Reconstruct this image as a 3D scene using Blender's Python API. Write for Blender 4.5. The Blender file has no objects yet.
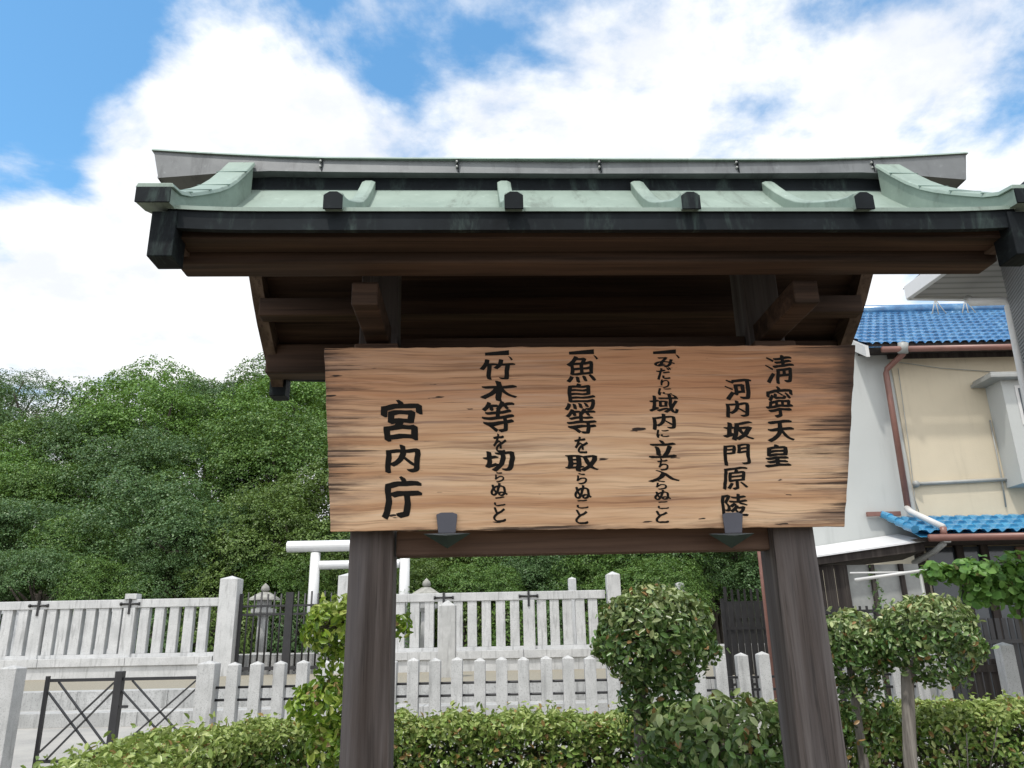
import bpy, math, random
import numpy as np
from mathutils import Vector, Matrix

# ------------------------------------------------------------------ camera
CAMZ, PITCH, ROLL, F = 1.6, math.radians(17.8), 0.020, 780.0
S = bpy.context.scene
C = S.collection
fw = Vector((0, math.cos(PITCH), math.sin(PITCH)))
r0 = Vector((1, 0, 0)); u0 = Vector((0, -math.sin(PITCH), math.cos(PITCH)))
rt = r0 * math.cos(ROLL) - u0 * math.sin(ROLL)
up = u0 * math.cos(ROLL) + r0 * math.sin(ROLL)
CP = Vector((0, 0, CAMZ))
cam_d = bpy.data.cameras.new('camera'); cam = bpy.data.objects.new('camera', cam_d); C.objects.link(cam)
cam.matrix_world = Matrix(((rt.x, up.x, -fw.x, CP.x), (rt.y, up.y, -fw.y, CP.y), (rt.z, up.z, -fw.z, CP.z), (0, 0, 0, 1)))
cam_d.sensor_width = 36; cam_d.lens = F / 1024 * 36; cam_d.clip_end = 3000; cam_d.clip_start = .05
S.camera = cam

def ray(px, py): return fw + rt * ((px - 512) / F) + up * ((384 - py) / F)
def at(px, py, Y): d = ray(px, py); return CP + d * (Y / d.y)
def atz(px, py, z): d = ray(px, py); return CP + d * ((z - CAMZ) / d.z)

# ------------------------------------------------------------------ sky and sun
SUN_EL, SUN_AZ = math.radians(66), math.radians(-150)      # azimuth from +Y towards +X: behind and left of the camera
W = bpy.data.worlds.new('World'); S.world = W; W.use_nodes = True
nt = W.node_tree; nt.nodes.clear()
def N(t, typ, **kw):
    n = t.nodes.new(typ)
    for k, v in kw.items(): setattr(n, k, v)
    return n
out = N(nt, 'ShaderNodeOutputWorld'); bg = N(nt, 'ShaderNodeBackground'); bg.inputs['Strength'].default_value = .12
sky = N(nt, 'ShaderNodeTexSky'); sky.sky_type = 'NISHITA'; sky.sun_disc = False
sky.sun_elevation = SUN_EL; sky.sun_rotation = SUN_AZ; sky.air_density = 1.0; sky.dust_density = .6; sky.ozone_density = 2.0
tc = N(nt, 'ShaderNodeTexCoord')
nrm = N(nt, 'ShaderNodeVectorMath', operation='NORMALIZE'); nt.links.new(tc.outputs['Generated'], nrm.inputs[0])
sep = N(nt, 'ShaderNodeSeparateXYZ'); nt.links.new(nrm.outputs[0], sep.inputs[0])
def M2(t, op, a, b=None, clamp=False):
    n = N(t, 'ShaderNodeMath', operation=op); n.use_clamp = clamp
    for i, v in enumerate((a, b)):
        if v is None: continue
        if isinstance(v, (int, float)): n.inputs[i].default_value = v
        else: t.links.new(v, n.inputs[i])
    return n.outputs[0]
zz = M2(nt, 'ADD', M2(nt, 'ABSOLUTE', sep.outputs[2]), .22)
comb = N(nt, 'ShaderNodeCombineXYZ')
nt.links.new(M2(nt, 'DIVIDE', sep.outputs[0], zz), comb.inputs[0]); nt.links.new(M2(nt, 'DIVIDE', sep.outputs[1], zz), comb.inputs[1])
def noise(t, vec, scale, detail=8, rough=.55, dist=0.0, typ='3D'):
    n = N(t, 'ShaderNodeTexNoise'); n.noise_dimensions = typ
    n.inputs['Scale'].default_value = scale; n.inputs['Detail'].default_value = detail
    n.inputs['Roughness'].default_value = rough; n.inputs['Distortion'].default_value = dist
    t.links.new(vec, n.inputs['Vector']); return n.outputs['Fac']
def smooth(t, v, a, b):
    n = N(t, 'ShaderNodeMapRange', interpolation_type='SMOOTHSTEP')
    t.links.new(v, n.inputs['Value']); n.inputs['From Min'].default_value = a; n.inputs['From Max'].default_value = b
    return n.outputs['Result']
n1 = noise(nt, comb.outputs[0], 2.6, 10, .58, .25)
n2 = noise(nt, comb.outputs[0], 7.0, 8, .6, .1)
# openings of blue sky: direction, angular radius, weight
holes = [(30, 40, 13, .85), (140, 0, 9, .7), (10, 140, 7, .55), (400, 8, 5, .34), (480, 12, 6, .36), (250, 40, 5, .15), (60, 235, 3.5, .28), (530, 108, 4, .38),
         (115, 325, 4, .22), (760, 5, 4, .45), (900, 5, 5, .45), (1010, 20, 7, .6), (400, 92, 3.5, .12), (-150, 100, 25, .7), (500, -150, 16, .6), (1200, -100, 25, .6), (100, -200, 25, .8)]
acc = None
for px, py, rad, w in holes:
    d = ray(px, py).normalized()
    dn = N(nt, 'ShaderNodeVectorMath', operation='DOT_PRODUCT'); nt.links.new(nrm.outputs[0], dn.inputs[0]); dn.inputs[1].default_value = d
    g = M2(nt, 'MULTIPLY', smooth(nt, dn.outputs['Value'], math.cos(math.radians(rad * 1.5)), math.cos(math.radians(rad * .35))), w)
    acc = g if acc is None else M2(nt, 'MAXIMUM', acc, g)
dens = M2(nt, 'ADD', M2(nt, 'MULTIPLY', n1, 1.5), M2(nt, 'MULTIPLY', n2, .45))          # about .5 .. 1.5
dens = M2(nt, 'SUBTRACT', dens, M2(nt, 'MULTIPLY', acc, .74))
for px, py, rad, w in [(255, 85, 6.5, .26), (60, 300, 5, .26), (640, 60, 6, .14), (900, 110, 5, .14), (160, 150, 4, .22), (130, 240, 5, .22), (10, 190, 2.5, .2), (340, 140, 4, .2)]:
    d = ray(px, py).normalized(); dn = N(nt, 'ShaderNodeVectorMath', operation='DOT_PRODUCT'); nt.links.new(nrm.outputs[0], dn.inputs[0]); dn.inputs[1].default_value = d
    dens = M2(nt, 'ADD', dens, M2(nt, 'MULTIPLY', smooth(nt, dn.outputs['Value'], math.cos(math.radians(rad * 1.35)), math.cos(math.radians(rad * .25))), w))
dens = M2(nt, 'ADD', dens, M2(nt, 'MULTIPLY', smooth(nt, sep.outputs[2], .55, .28), .22))     # a paler bank of cloud low over the horizon
cov = smooth(nt, dens, .42, .77)
cshade = smooth(nt, noise(nt, comb.outputs[0], 4.4, 8, .62), .36, .60)
cr = N(nt, 'ShaderNodeMixRGB'); cr.inputs[1].default_value = (5.3, 5.5, 5.9, 1); cr.inputs[2].default_value = (6.6, 6.65, 6.7, 1)
nt.links.new(cshade, cr.inputs[0])
skyc = N(nt, 'ShaderNodeMixRGB', blend_type='MULTIPLY'); skyc.inputs[0].default_value = 1; skyc.inputs[2].default_value = (.95, 1.45, 1.5, 1)
nt.links.new(sky.outputs[0], skyc.inputs[1])
glow = M2(nt, 'ADD', 1.0, M2(nt, 'MULTIPLY', smooth(nt, M2(nt, 'MULTIPLY', sep.outputs[1], -1.0), -.05, .75), .55))     # unseen clouds behind the camera, brightened to light the board front
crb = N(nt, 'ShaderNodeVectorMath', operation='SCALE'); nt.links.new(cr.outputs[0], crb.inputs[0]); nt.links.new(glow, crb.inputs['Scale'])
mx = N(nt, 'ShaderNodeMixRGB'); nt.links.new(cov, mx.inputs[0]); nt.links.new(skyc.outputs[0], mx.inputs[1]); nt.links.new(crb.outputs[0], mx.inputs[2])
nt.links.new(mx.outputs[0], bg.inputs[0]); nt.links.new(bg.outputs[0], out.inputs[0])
W.cycles.sampling_method = 'MANUAL'; W.cycles.sample_map_resolution = 512

sd = bpy.data.lights.new('sun', 'SUN'); sd.energy = 2.0; sd.angle = math.radians(2.5); sd.color = (1, .95, .88)
sun = bpy.data.objects.new('sun', sd); C.objects.link(sun)
sdir = Vector((math.sin(SUN_AZ) * math.cos(SUN_EL), math.cos(SUN_AZ) * math.cos(SUN_EL), math.sin(SUN_EL)))
sun.rotation_euler = sdir.to_track_quat('Z', 'Y').to_euler(); sun.location = (0, 0, 50)
S.view_settings.view_transform = 'Standard'; S.view_settings.look = 'None'; S.view_settings.gamma = 1
S.view_settings.exposure = .55
S.cycles.max_bounces = 8; S.cycles.transparent_max_bounces = 8; S.cycles.use_denoising = True

# ------------------------------------------------------------------ helpers
random.seed(7); rng = np.random.default_rng(7)

class MB:
    def __init__(s): s.v = []; s.f = []; s.sm = []
    def add(s, vs, fs, smooth=False):
        o = len(s.v); s.v += [tuple(v) for v in vs]; s.f += [[i + o for i in f] for f in fs]; s.sm += [smooth] * len(fs)
    def hexa(s, p):   # bottom 4 (ccw from above), top 4
        s.add(p, [(3, 2, 1, 0), (4, 5, 6, 7), (0, 1, 5, 4), (1, 2, 6, 5), (2, 3, 7, 6), (3, 0, 4, 7)])
    def box(s, x0, x1, y0, y1, z0, z1):
        s.hexa([(x0, y0, z0), (x1, y0, z0), (x1, y1, z0), (x0, y1, z0), (x0, y0, z1), (x1, y0, z1), (x1, y1, z1), (x0, y1, z1)])
    def beam(s, a, b, w, h, upv=(0, 0, 1)):
        a = Vector(a); b = Vector(b); d = (b - a).normalized(); u = Vector(upv); sx = d.cross(u).normalized(); u = sx.cross(d).normalized()
        q = []
        for p in (a, b):
            q.append([p - sx * w / 2 - u * h / 2, p + sx * w / 2 - u * h / 2, p + sx * w / 2 + u * h / 2, p - sx * w / 2 + u * h / 2])
        s.add(q[0] + q[1], [(0, 1, 2, 3), (7, 6, 5, 4), (0, 4, 5, 1), (1, 5, 6, 2), (2, 6, 7, 3), (3, 7, 4, 0)])
    def sweep(s, pts, prof, smooth=False, cap=True):   # pts: list of (origin, xaxis, yaxis); prof: list of (u, v)
        n = len(prof); vs = []
        for o, xa, ya in pts:
            o = Vector(o); xa = Vector(xa); ya = Vector(ya)
            vs += [o + xa * u + ya * v for u, v in prof]
        fs = []
        for k in range(len(pts) - 1):
            for i in range(n):
                j = (i + 1) % n; fs.append((k * n + i, k * n + j, (k + 1) * n + j, (k + 1) * n + i))
        if cap: fs.append(tuple(range(n - 1, -1, -1))); fs.append(tuple((len(pts) - 1) * n + i for i in range(n)))
        s.add(vs, fs, smooth)
    def tube(s, pts, radii, n=10, smooth=True):
        pts = [Vector(p) for p in pts]
        if isinstance(radii, (int, float)): radii = [radii] * len(pts)
        fr = []; ref = Vector((0, 0, 1))
        for i, p in enumerate(pts):
            d = (pts[min(i + 1, len(pts) - 1)] - pts[max(i - 1, 0)]).normalized()
            if abs(d.dot(ref)) > .95: ref2 = Vector((1, 0, 0)) if abs(d.x) < .9 else Vector((0, 1, 0))
            else: ref2 = ref
            xa = d.cross(ref2).normalized(); ya = xa.cross(d).normalized()
            fr.append((p, xa * radii[i], ya * radii[i]))
        # keep frames from flipping
        for i in range(1, len(fr)):
            if fr[i][1].dot(fr[i - 1][1]) < 0: fr[i] = (fr[i][0], -fr[i][1], -fr[i][2])
        s.sweep(fr, [(math.cos(2 * math.pi * k / n), math.sin(2 * math.pi * k / n)) for k in range(n)], smooth)
    def lathe(s, cx, cy, prof, n=20, smooth=True, sq=False):
        vs = []; fs = []
        for r, z in prof:
            for k in range(n):
                a = 2 * math.pi * (k + .5) / n; vs.append((cx + r * math.cos(a), cy + r * math.sin(a), z))
        for j in range(len(prof) - 1):
            for k in range(n):
                l = (k + 1) % n; fs.append((j * n + k, j * n + l, (j + 1) * n + l, (j + 1) * n + k))
        fs.append(tuple(range(n - 1, -1, -1))); fs.append(tuple((len(prof) - 1) * n + k for k in range(n)))
        s.add(vs, fs, smooth)
    def build(s, name, mat, parent=None, bevel=0, label=None, seg=2):
        me = bpy.data.meshes.new(name); me.from_pydata(s.v, [], s.f); me.polygons.foreach_set('use_smooth', s.sm)
        me.materials.append(mat); me.update()
        o = bpy.data.objects.new(name, me); C.objects.link(o)
        if parent: o.parent = parent
        if bevel:
            m = o.modifiers.new('bevel', 'BEVEL'); m.width = bevel; m.segments = seg; m.limit_method = 'ANGLE'; m.angle_limit = math.radians(35)
        if label: o['label'] = label
        return o
def tag(o, label=None, cat=None, group=None, kind=None):
    if label: o['label'] = label
    if cat: o['category'] = cat
    if group: o['group'] = group
    if kind: o['kind'] = kind
    return o
def empty(name, loc, label, cat, group=None):
    o = bpy.data.objects.new(name, None); o.location = loc; o.empty_display_size = .2; C.objects.link(o); return tag(o, label, cat, group)

# ---- materials
def mat(name, rough=.8, metallic=0.0, spec=.5):
    m = bpy.data.materials.new(name); m.use_nodes = True; t = m.node_tree; b = t.nodes['Principled BSDF']
    b.inputs['Roughness'].default_value = rough; b.inputs['Metallic'].default_value = metallic; b.inputs['Specular IOR Level'].default_value = spec
    return m, t, b
def coords(t, scale=(1, 1, 1), kind='Object', rot=(0, 0, 0)):
    tcn = N(t, 'ShaderNodeTexCoord'); mp = N(t, 'ShaderNodeMapping'); mp.inputs['Scale'].default_value = scale; mp.inputs['Rotation'].default_value = rot
    t.links.new(tcn.outputs[kind], mp.inputs['Vector']); return mp.outputs[0]
def ramp(t, fac, stops):
    r = N(t, 'ShaderNodeValToRGB'); e = r.color_ramp.elements
    while len(e) < len(stops): e.new(.5)
    for el, (p, c) in zip(e, stops): el.position = p; el.color = (*c, 1) if len(c) == 3 else c
    t.links.new(fac, r.inputs[0]); return r.outputs[0]
def mixc(t, fac, a, b, mode='MIX'):
    n = N(t, 'ShaderNodeMixRGB', blend_type=mode)
    for i, v in enumerate((fac, a, b)):
        if isinstance(v, (int, float)): n.inputs[i].default_value = v
        elif isinstance(v, tuple): n.inputs[i].default_value = (*v, 1) if len(v) == 3 else v
        else: t.links.new(v, n.inputs[i])
    return n.outputs[0]
def bump(t, b, h, strength=.3, dist=.01):
    n = N(t, 'ShaderNodeBump'); n.inputs['Strength'].default_value = strength; n.inputs['Distance'].default_value = dist
    t.links.new(h, n.inputs['Height']); t.links.new(n.outputs[0], b.inputs['Normal'])
def stone(name, c0, c1, sc=3, rough=.85, speck=.0, bs=.25):
    m, t, b = mat(name, rough); v = coords(t)
    a = noise(t, v, sc, 6, .6); g = noise(t, v, sc * 25, 3, .6)
    col = ramp(t, a, [(.3, c0), (.7, c1)])
    if speck:
        col = mixc(t, smooth(t, g, .52, .7), col, tuple(x * (1 - speck) for x in c0))
    st = noise(t, coords(t, (5, 5, .6)), 2.2, 6, .65)
    col = mixc(t, M2(t, 'MULTIPLY', smooth(t, st, .50, .70), .55), col, tuple(x * .5 for x in c0))
    t.links.new(col, b.inputs['Base Color']); bump(t, b, g, bs, .004); return m
def wood(name, dark, mid, light, axis=0, grain=22, rough=.75, streak=.5, grey=None, greyamt=0.0):
    m, t, b = mat(name, rough, spec=.3); sc = [grain, grain, grain]; sc[axis] = grain * .04
    v = coords(t, tuple(sc)); a = noise(t, v, 1, 5, .6, .4)
    sc2 = [grain * 5] * 3; sc2[axis] = grain * .12; f = noise(t, coords(t, tuple(sc2)), 1, 4, .6)
    col = ramp(t, a, [(.28, dark), (.5, mid), (.72, light)])
    col = mixc(t, M2(t, 'MULTIPLY', smooth(t, f, .5, .72), streak), col, tuple(x * .4 for x in dark))
    if grey:
        gsc = [grain * .25] * 3; gsc[axis] = grain * .03
        col = mixc(t, M2(t, 'MULTIPLY', smooth(t, noise(t, coords(t, tuple(gsc)), 1, 5, .6), .35, .65), greyamt), col, grey)
    t.links.new(col, b.inputs['Base Color']); bump(t, b, M2(t, 'ADD', a, f), .35, .003); return m
def paint(name, c, rough=.5, var=.12, metallic=0):
    m, t, b = mat(name, rough, metallic); a = noise(t, coords(t), 6, 6, .65)
    t.links.new(ramp(t, a, [(.3, tuple(x * (1 - var) for x in c)), (.7, tuple(min(1, x * (1 + var)) for x in c))]), b.inputs['Base Color'])
    bump(t, b, noise(t, coords(t), 60, 3, .5), .08, .003); return m

M = {}
M['concrete'] = stone('concrete', (.37, .375, .37), (.50, .505, .50), 4, .85, .35)
M['granite'] = stone('granite', (.44, .45, .455), (.58, .59, .595), 2.2, .8, .18)
M['granite_step'] = stone('granite_step', (.31, .315, .31), (.46, .465, .46), 1.5, .85, .3)
M['old_stone'] = stone('old_stone', (.22, .22, .20), (.38, .38, .35), 5, .9, .4)
M['black_iron'] = paint('black_iron', (.018, .018, .02), .45, .3)
M['white_metal'] = paint('white_metal', (.66, .67, .68), .35, .04)
M['white_plastic'] = paint('white_plastic', (.55, .55, .54), .35, .06)
M['brown_pvc'] = paint('brown_pvc', (.20, .095, .075), .4, .15)
M['grey_metal'] = paint('grey_metal', (.30, .31, .30), .45, .15)
M['bracket'] = paint('bracket', (.085, .09, .115), .5, .1)
M['post_wood'] = wood('post_wood', (.035, .026, .022), (.078, .064, .058), (.15, .135, .13), 2, 26, .8, .75, (.125, .122, .13), .5)
M['eave_wood'] = wood('eave_wood', (.020, .012, .008), (.052, .031, .021), (.105, .064, .044), 0, 18, .8, .6)
M['rafter_wood'] = wood('rafter_wood', (.05, .035, .026), (.11, .078, .058), (.18, .135, .105), 1, 18, .85, .5)
M['tie_wood'] = wood('tie_wood', (.075, .045, .032), (.14, .09, .065), (.20, .135, .10), 0, 18, .8, .5)
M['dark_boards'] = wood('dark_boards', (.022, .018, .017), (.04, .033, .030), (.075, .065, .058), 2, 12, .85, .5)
M['ink'] = paint('ink', (.009, .008, .007), .7, .3); M['ink'].node_tree.nodes['Principled BSDF'].inputs['Specular IOR Level'].default_value = .15
M['glass'] = mat('glass', .08)[0]; M['glass'].node_tree.nodes['Principled BSDF'].inputs['Base Color'].default_value = (.05, .06, .07, 1)

def copper(name, c0, c1, stain, rough=.55, amt=.6):
    m, t, b = mat(name, rough, .1); v = coords(t)
    col = ramp(t, noise(t, v, 3.5, 7, .65), [(.3, c0), (.7, c1)])
    st = noise(t, coords(t, (11, 3, 3)), 1.3, 8, .72, .4)
    col = mixc(t, M2(t, 'MULTIPLY', smooth(t, st, .5, .72), amt), col, stain)
    col = mixc(t, M2(t, 'MULTIPLY', smooth(t, noise(t, v, 28, 4, .7), .6, .78), .5), col, tuple(min(1, x * 1.5) for x in c1))
    t.links.new(col, b.inputs['Base Color']); bump(t, b, noise(t, v, 9, 3, .5), .15, .006); return m
M['patina'] = copper('patina', (.19, .255, .22), (.28, .36, .315), (.10, .125, .105), .6, .75)
M['patina_face'] = copper('patina_face', (.10, .165, .145), (.17, .26, .225), (.055, .075, .07), .6, .5)
M['patina_grey'] = copper('patina_grey', (.10, .108, .115), (.185, .20, .205), (.05, .055, .06), .55, .7)
M['copper_green'] = copper('copper_green', (.012, .022, .018), (.03, .055, .045), (.008, .010, .010), .5, .5)
M['copper_dark'] = copper('copper_dark', (.006, .008, .010), (.017, .022, .026), (.07, .105, .095), .7, .55)

M['copper_dark'].node_tree.nodes['Principled BSDF'].inputs['Specular IOR Level'].default_value = .12

# weathered sign board
def board_mat():
    m, t, b = mat('board_wood', .72, spec=.3)
    wv = noise(t, coords(t, (.9, 1, 3.2)), 1.4, 3, .5)          # slow warp gives curved grain
    tcn = N(t, 'ShaderNodeTexCoord'); sp = N(t, 'ShaderNodeSeparateXYZ'); t.links.new(tcn.outputs['Object'], sp.inputs[0])
    zw = M2(t, 'ADD', sp.outputs[2], M2(t, 'MULTIPLY', wv, .09))
    cb = N(t, 'ShaderNodeCombineXYZ'); t.links.new(M2(t, 'MULTIPLY', sp.outputs[0], .55), cb.inputs[0]); t.links.new(M2(t, 'MULTIPLY', zw, 13), cb.inputs[2])
    a = noise(t, cb.outputs[0], 1.0, 6, .62)
    col = ramp(t, a, [(.26, (.28, .125, .065)), (.42, (.54, .315, .175)), (.55, (.73, .505, .32)), (.72, (.85, .67, .48))])
    # upper half redder, lower half paler bands
    band = noise(t, coords(t, (.25, 1, 5.5)), 1, 3, .5)
    hz = smooth(t, M2(t, 'ADD', sp.outputs[2], M2(t, 'MULTIPLY', band, .35)), .34, .62)
    col = mixc(t, M2(t, 'MULTIPLY', hz, .62), col, (.44, .21, .11), 'MIX')
    cb2 = N(t, 'ShaderNodeCombineXYZ'); t.links.new(M2(t, 'MULTIPLY', sp.outputs[0], 1.6), cb2.inputs[0]); t.links.new(M2(t, 'MULTIPLY', zw, 75), cb2.inputs[2])
    f = noise(t, cb2.outputs[0], 1.0, 5, .6)
    col = mixc(t, M2(t, 'MULTIPLY', smooth(t, M2(t, 'ADD', f, M2(t, 'MULTIPLY', noise(t, coords(t, (1.1, 1, 4)), 1, 4, .6), .30)), .64, .84), .75), col, (.22, .11, .06))
    pale = noise(t, coords(t, (2.2, 1, 95)), 1.0, 4, .6)
    col = mixc(t, M2(t, 'MULTIPLY', smooth(t, pale, .55, .75), .30), col, (.66, .56, .48))
    hf = noise(t, coords(t, (2.2, 1, 170)), 1.0, 8, .75)
    col = mixc(t, M2(t, 'MULTIPLY', smooth(t, hf, .53, .66), .50), col, (.17, .09, .05))
    # weather: dark cracks that gather at the two ends and the top edge
    ax = M2(t, 'ABSOLUTE', M2(t, 'ADD', sp.outputs[0], .005))
    endw = smooth(t, ax, .50, .90)
    topw = smooth(t, sp.outputs[2], .54, .63); botw = smooth(t, sp.outputs[2], .035, -.01)
    edge = M2(t, 'MAXIMUM', M2(t, 'MAXIMUM', endw, M2(t, 'MULTIPLY', topw, .8)), M2(t, 'MULTIPLY', botw, .7))
    sm = noise(t, coords(t, (2.2, 1, 26)), 1.0, 7, .7)
    stain = smooth(t, M2(t, 'ADD', sm, M2(t, 'MULTIPLY', edge, .26)), .60, .86)
    col = mixc(t, M2(t, 'MULTIPLY', stain, .72), col, (.10, .062, .048))
    greyed = smooth(t, noise(t, coords(t, (1.3, 1, 14)), 1.0, 5, .6), .50, .72)
    col = mixc(t, M2(t, 'MULTIPLY', greyed, .35), col, (.40, .33, .30))
    ck = noise(t, coords(t, (1.6, 1, 105)), 1.0, 8, .7)
    thr = M2(t, 'SUBTRACT', ck, M2(t, 'SUBTRACT', .635, M2(t, 'MULTIPLY', M2(t, 'MULTIPLY', edge, smooth(t, noise(t, coords(t, (1, 1, 9)), 1, 3, .6), .3, .65)), .19)))
    crack = smooth(t, thr, 0.0, .07)
    col = mixc(t, M2(t, 'MULTIPLY', crack, .88), col, (.035, .024, .020))
    rim = smooth(t, M2(t, 'ADD', ax, M2(t, 'MULTIPLY', noise(t, coords(t, (5, 1, 110)), 1, 6, .7), .12)), .875, .945)
    col = mixc(t, M2(t, 'MULTIPLY', rim, .85), col, (.045, .028, .022))
    sp2 = noise(t, coords(t, (9, 1, 42)), 1.0, 3, .5)
    col = mixc(t, smooth(t, sp2, .69, .72), col, (.03, .02, .016))
    t.links.new(col, b.inputs['Base Color'])
    bump(t, b, M2(t, 'SUBTRACT', M2(t, 'MULTIPLY', f, .5), M2(t, 'MULTIPLY', crack, 1.0)), .5, .004)
    return m
M['board'] = board_mat()

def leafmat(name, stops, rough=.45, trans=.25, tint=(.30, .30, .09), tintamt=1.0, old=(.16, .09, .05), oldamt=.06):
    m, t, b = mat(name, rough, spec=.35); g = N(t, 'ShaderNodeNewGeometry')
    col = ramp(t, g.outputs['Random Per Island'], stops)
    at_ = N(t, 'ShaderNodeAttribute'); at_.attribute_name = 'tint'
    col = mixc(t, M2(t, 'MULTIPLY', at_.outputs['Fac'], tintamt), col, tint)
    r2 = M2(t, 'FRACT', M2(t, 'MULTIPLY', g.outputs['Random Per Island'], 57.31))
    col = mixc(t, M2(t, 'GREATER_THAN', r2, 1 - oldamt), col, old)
    t.links.new(col, b.inputs['Base Color'])
    tr = N(t, 'ShaderNodeBsdfTranslucent'); mxs = N(t, 'ShaderNodeMixShader'); mxs.inputs[0].default_value = trans
    t.links.new(mixc(t, .5, col, (.22, .32, .04)), tr.inputs[0]); t.links.new(b.outputs[0], mxs.inputs[1]); t.links.new(tr.outputs[0], mxs.inputs[2])
    t.links.new(mxs.outputs[0], t.nodes['Material Output'].inputs[0]); return m
M['leaf_hedge'] = leafmat('leaf_hedge', [(0, (.035, .08, .018)), (.3, (.11, .20, .04)), (.6, (.21, .33, .065)), (1, (.44, .50, .20))], .30, .25, (.36, .42, .14), .85, (.30, .19, .07), .05)
M['leaf_ball'] = leafmat('leaf_ball', [(0, (.03, .065, .02)), (.35, (.065, .13, .035)), (.7, (.11, .21, .055)), (1, (.32, .40, .18))], .28, .2, (.50, .54, .27), .95, (.28, .17, .07), .035)
M['leaf_bright'] = leafmat('leaf_bright', [(0, (.07, .15, .02)), (.4, (.17, .29, .03)), (.75, (.30, .42, .06)), (1, (.44, .50, .14))], .32, .3, (.50, .52, .18), .8, (.32, .22, .10), .04)
M['leaf_vine'] = leafmat('leaf_vine', [(0, (.035, .11, .02)), (.5, (.08, .21, .04)), (1, (.17, .33, .07))], .45, .3, (.22, .34, .08), .4, (.1, .1, .03), .02)
M['leaf_wood'] = [
    leafmat('leaf_wood_mid', [(0, (.035, .085, .016)), (.5, (.075, .155, .03)), (1, (.14, .235, .055))], .45, .2, (.17, .28, .06), .8, (.1, .1, .03), .0),
    leafmat('leaf_wood_bluish', [(0, (.030, .075, .024)), (.5, (.065, .135, .045)), (1, (.125, .21, .08))], .45, .2, (.15, .24, .085), .8, (.1, .1, .03), .0),
    leafmat('leaf_wood_yellow', [(0, (.045, .08, .018)), (.5, (.085, .15, .032)), (1, (.15, .225, .055))], .45, .2, (.19, .27, .06), .8, (.1, .1, .03), .0),
    leafmat('leaf_wood_bright', [(0, (.045, .11, .014)), (.5, (.09, .19, .028)), (1, (.15, .28, .05))], .45, .2, (.19, .34, .06), .8, (.1, .1, .03), .0)]
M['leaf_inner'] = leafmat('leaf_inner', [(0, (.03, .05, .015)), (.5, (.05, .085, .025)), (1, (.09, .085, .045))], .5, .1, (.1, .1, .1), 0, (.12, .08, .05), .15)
M['bark'] = wood('bark', (.045, .038, .032), (.10, .085, .07), (.18, .16, .135), 2, 14, .9, .6)
M['bark_pale'] = wood('bark_pale', (.10, .09, .08), (.20, .185, .165), (.32, .30, .27), 2, 30, .9, .5)

# ------------------------------------------------------------------ ground
def sheet(name, mname, x0, x1, y0, y1, z, kind='structure'):
    b = MB(); b.add([(x0, y0, z), (x1, y0, z), (x1, y1, z), (x0, y1, z)], [(0, 1, 2, 3)])
    o = b.build(name, M[mname]); o['kind'] = kind; return o
m, t, b_ = mat('ground_soil', .95); t.links.new(ramp(t, noise(t, coords(t), 1.2, 8, .7), [(.3, (.11, .09, .065)), (.7, (.20, .17, .13))]), b_.inputs['Base Color']); M['soil'] = m
m, t, b_ = mat('pavement_gravel', .92)
gcol = mixc(t, smooth(t, noise(t, coords(t), 60, 3, .7), .45, .65), (.32, .315, .30), (.20, .20, .19))
t.links.new(mixc(t, smooth(t, noise(t, coords(t), .7, 6, .6), .35, .7), gcol, (.37, .36, .335)), b_.inputs['Base Color']); bump(t, b_, noise(t, coords(t), 45, 3, .6), .4, .01); M['pave'] = m
m, t, b_ = mat('tan_gravel', .95)
t.links.new(mixc(t, smooth(t, noise(t, coords(t), 40, 3, .7), .42, .62), (.30, .275, .215), (.18, .165, .13)), b_.inputs['Base Color']); bump(t, b_, noise(t, coords(t), 45, 3, .6), .4, .01); M['tan'] = m
sheet('ground', 'soil', -700, 700, -300, 900, 0)
sheet('path', 'pave', -30, 9, 6.2, 16.85, .004)
# stone terrace: steps up to a gravel strip
YT = 16.8
b = MB()
for k, (y0, z1) in enumerate(((YT, .27), (YT + .76, .63))):
    for i in range(-11, 6):
        L = 3.4; x0 = i * L * .56 + .25 * k; L = 3.4 * .56; b.box(x0 + .003, x0 + L - .003, y0, y0 + (.758 if k < 1 else .5), .0 + .001 * k, z1)
o = b.build('stone_steps', M['granite_step'], bevel=.008); tag(o, 'low grey stone steps running along the foot of the fenced terrace', 'steps')
b = MB(); b.box(-32, 10.8, YT + 1.26, 24.2, .02, .625); o = b.build('gravel_terrace', M['tan']); o['kind'] = 'structure'

# ------------------------------------------------------------------ notice board with its roof
SX, SY, YAW, LN = .242, 2.62, .046, -.004
sign = empty('notice_board', (SX, SY, 0), 'roofed wooden notice board with black brush writing and green copper roof', 'notice board')
sign.rotation_euler = (0, LN, YAW)
MS = Matrix.Translation((SX, SY, 0)) @ Matrix.Rotation(YAW, 4, 'Z') @ Matrix.Rotation(LN, 4, 'Y')
for s in (-1, 1):      # two posts, slightly battered
    b = MB(); xb = s * .687 - .012; xt = s * .684 - .012; wb, wt = .079, .063
    b.hexa([(xb - wb, -wb, 0), (xb + wb, -wb, 0), (xb + wb, wb, 0), (xb - wb, wb, 0), (xt - wt, -wt, 3.02), (xt + wt, -wt, 3.02), (xt + wt, wt, 3.02), (xt - wt, wt, 3.02)])
    b.build('post', M['post_wood'], sign, .006)
b = MB(); b.box(-.622, .604, -.032, .032, 1.848, 1.93); b.build('tie_beam', M['tie_wood'], sign, .004)
b = MB(); b.box(-.622, .604, -.035, .035, 2.46, 2.60); b.build('tie_beam', M['eave_wood'], sign, .004)
b = MB(); b.box(-1.22, 1.22, -.045, .045, 2.985, 3.09); b.build('ridge_beam', M['eave_wood'], sign, .004)
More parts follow.
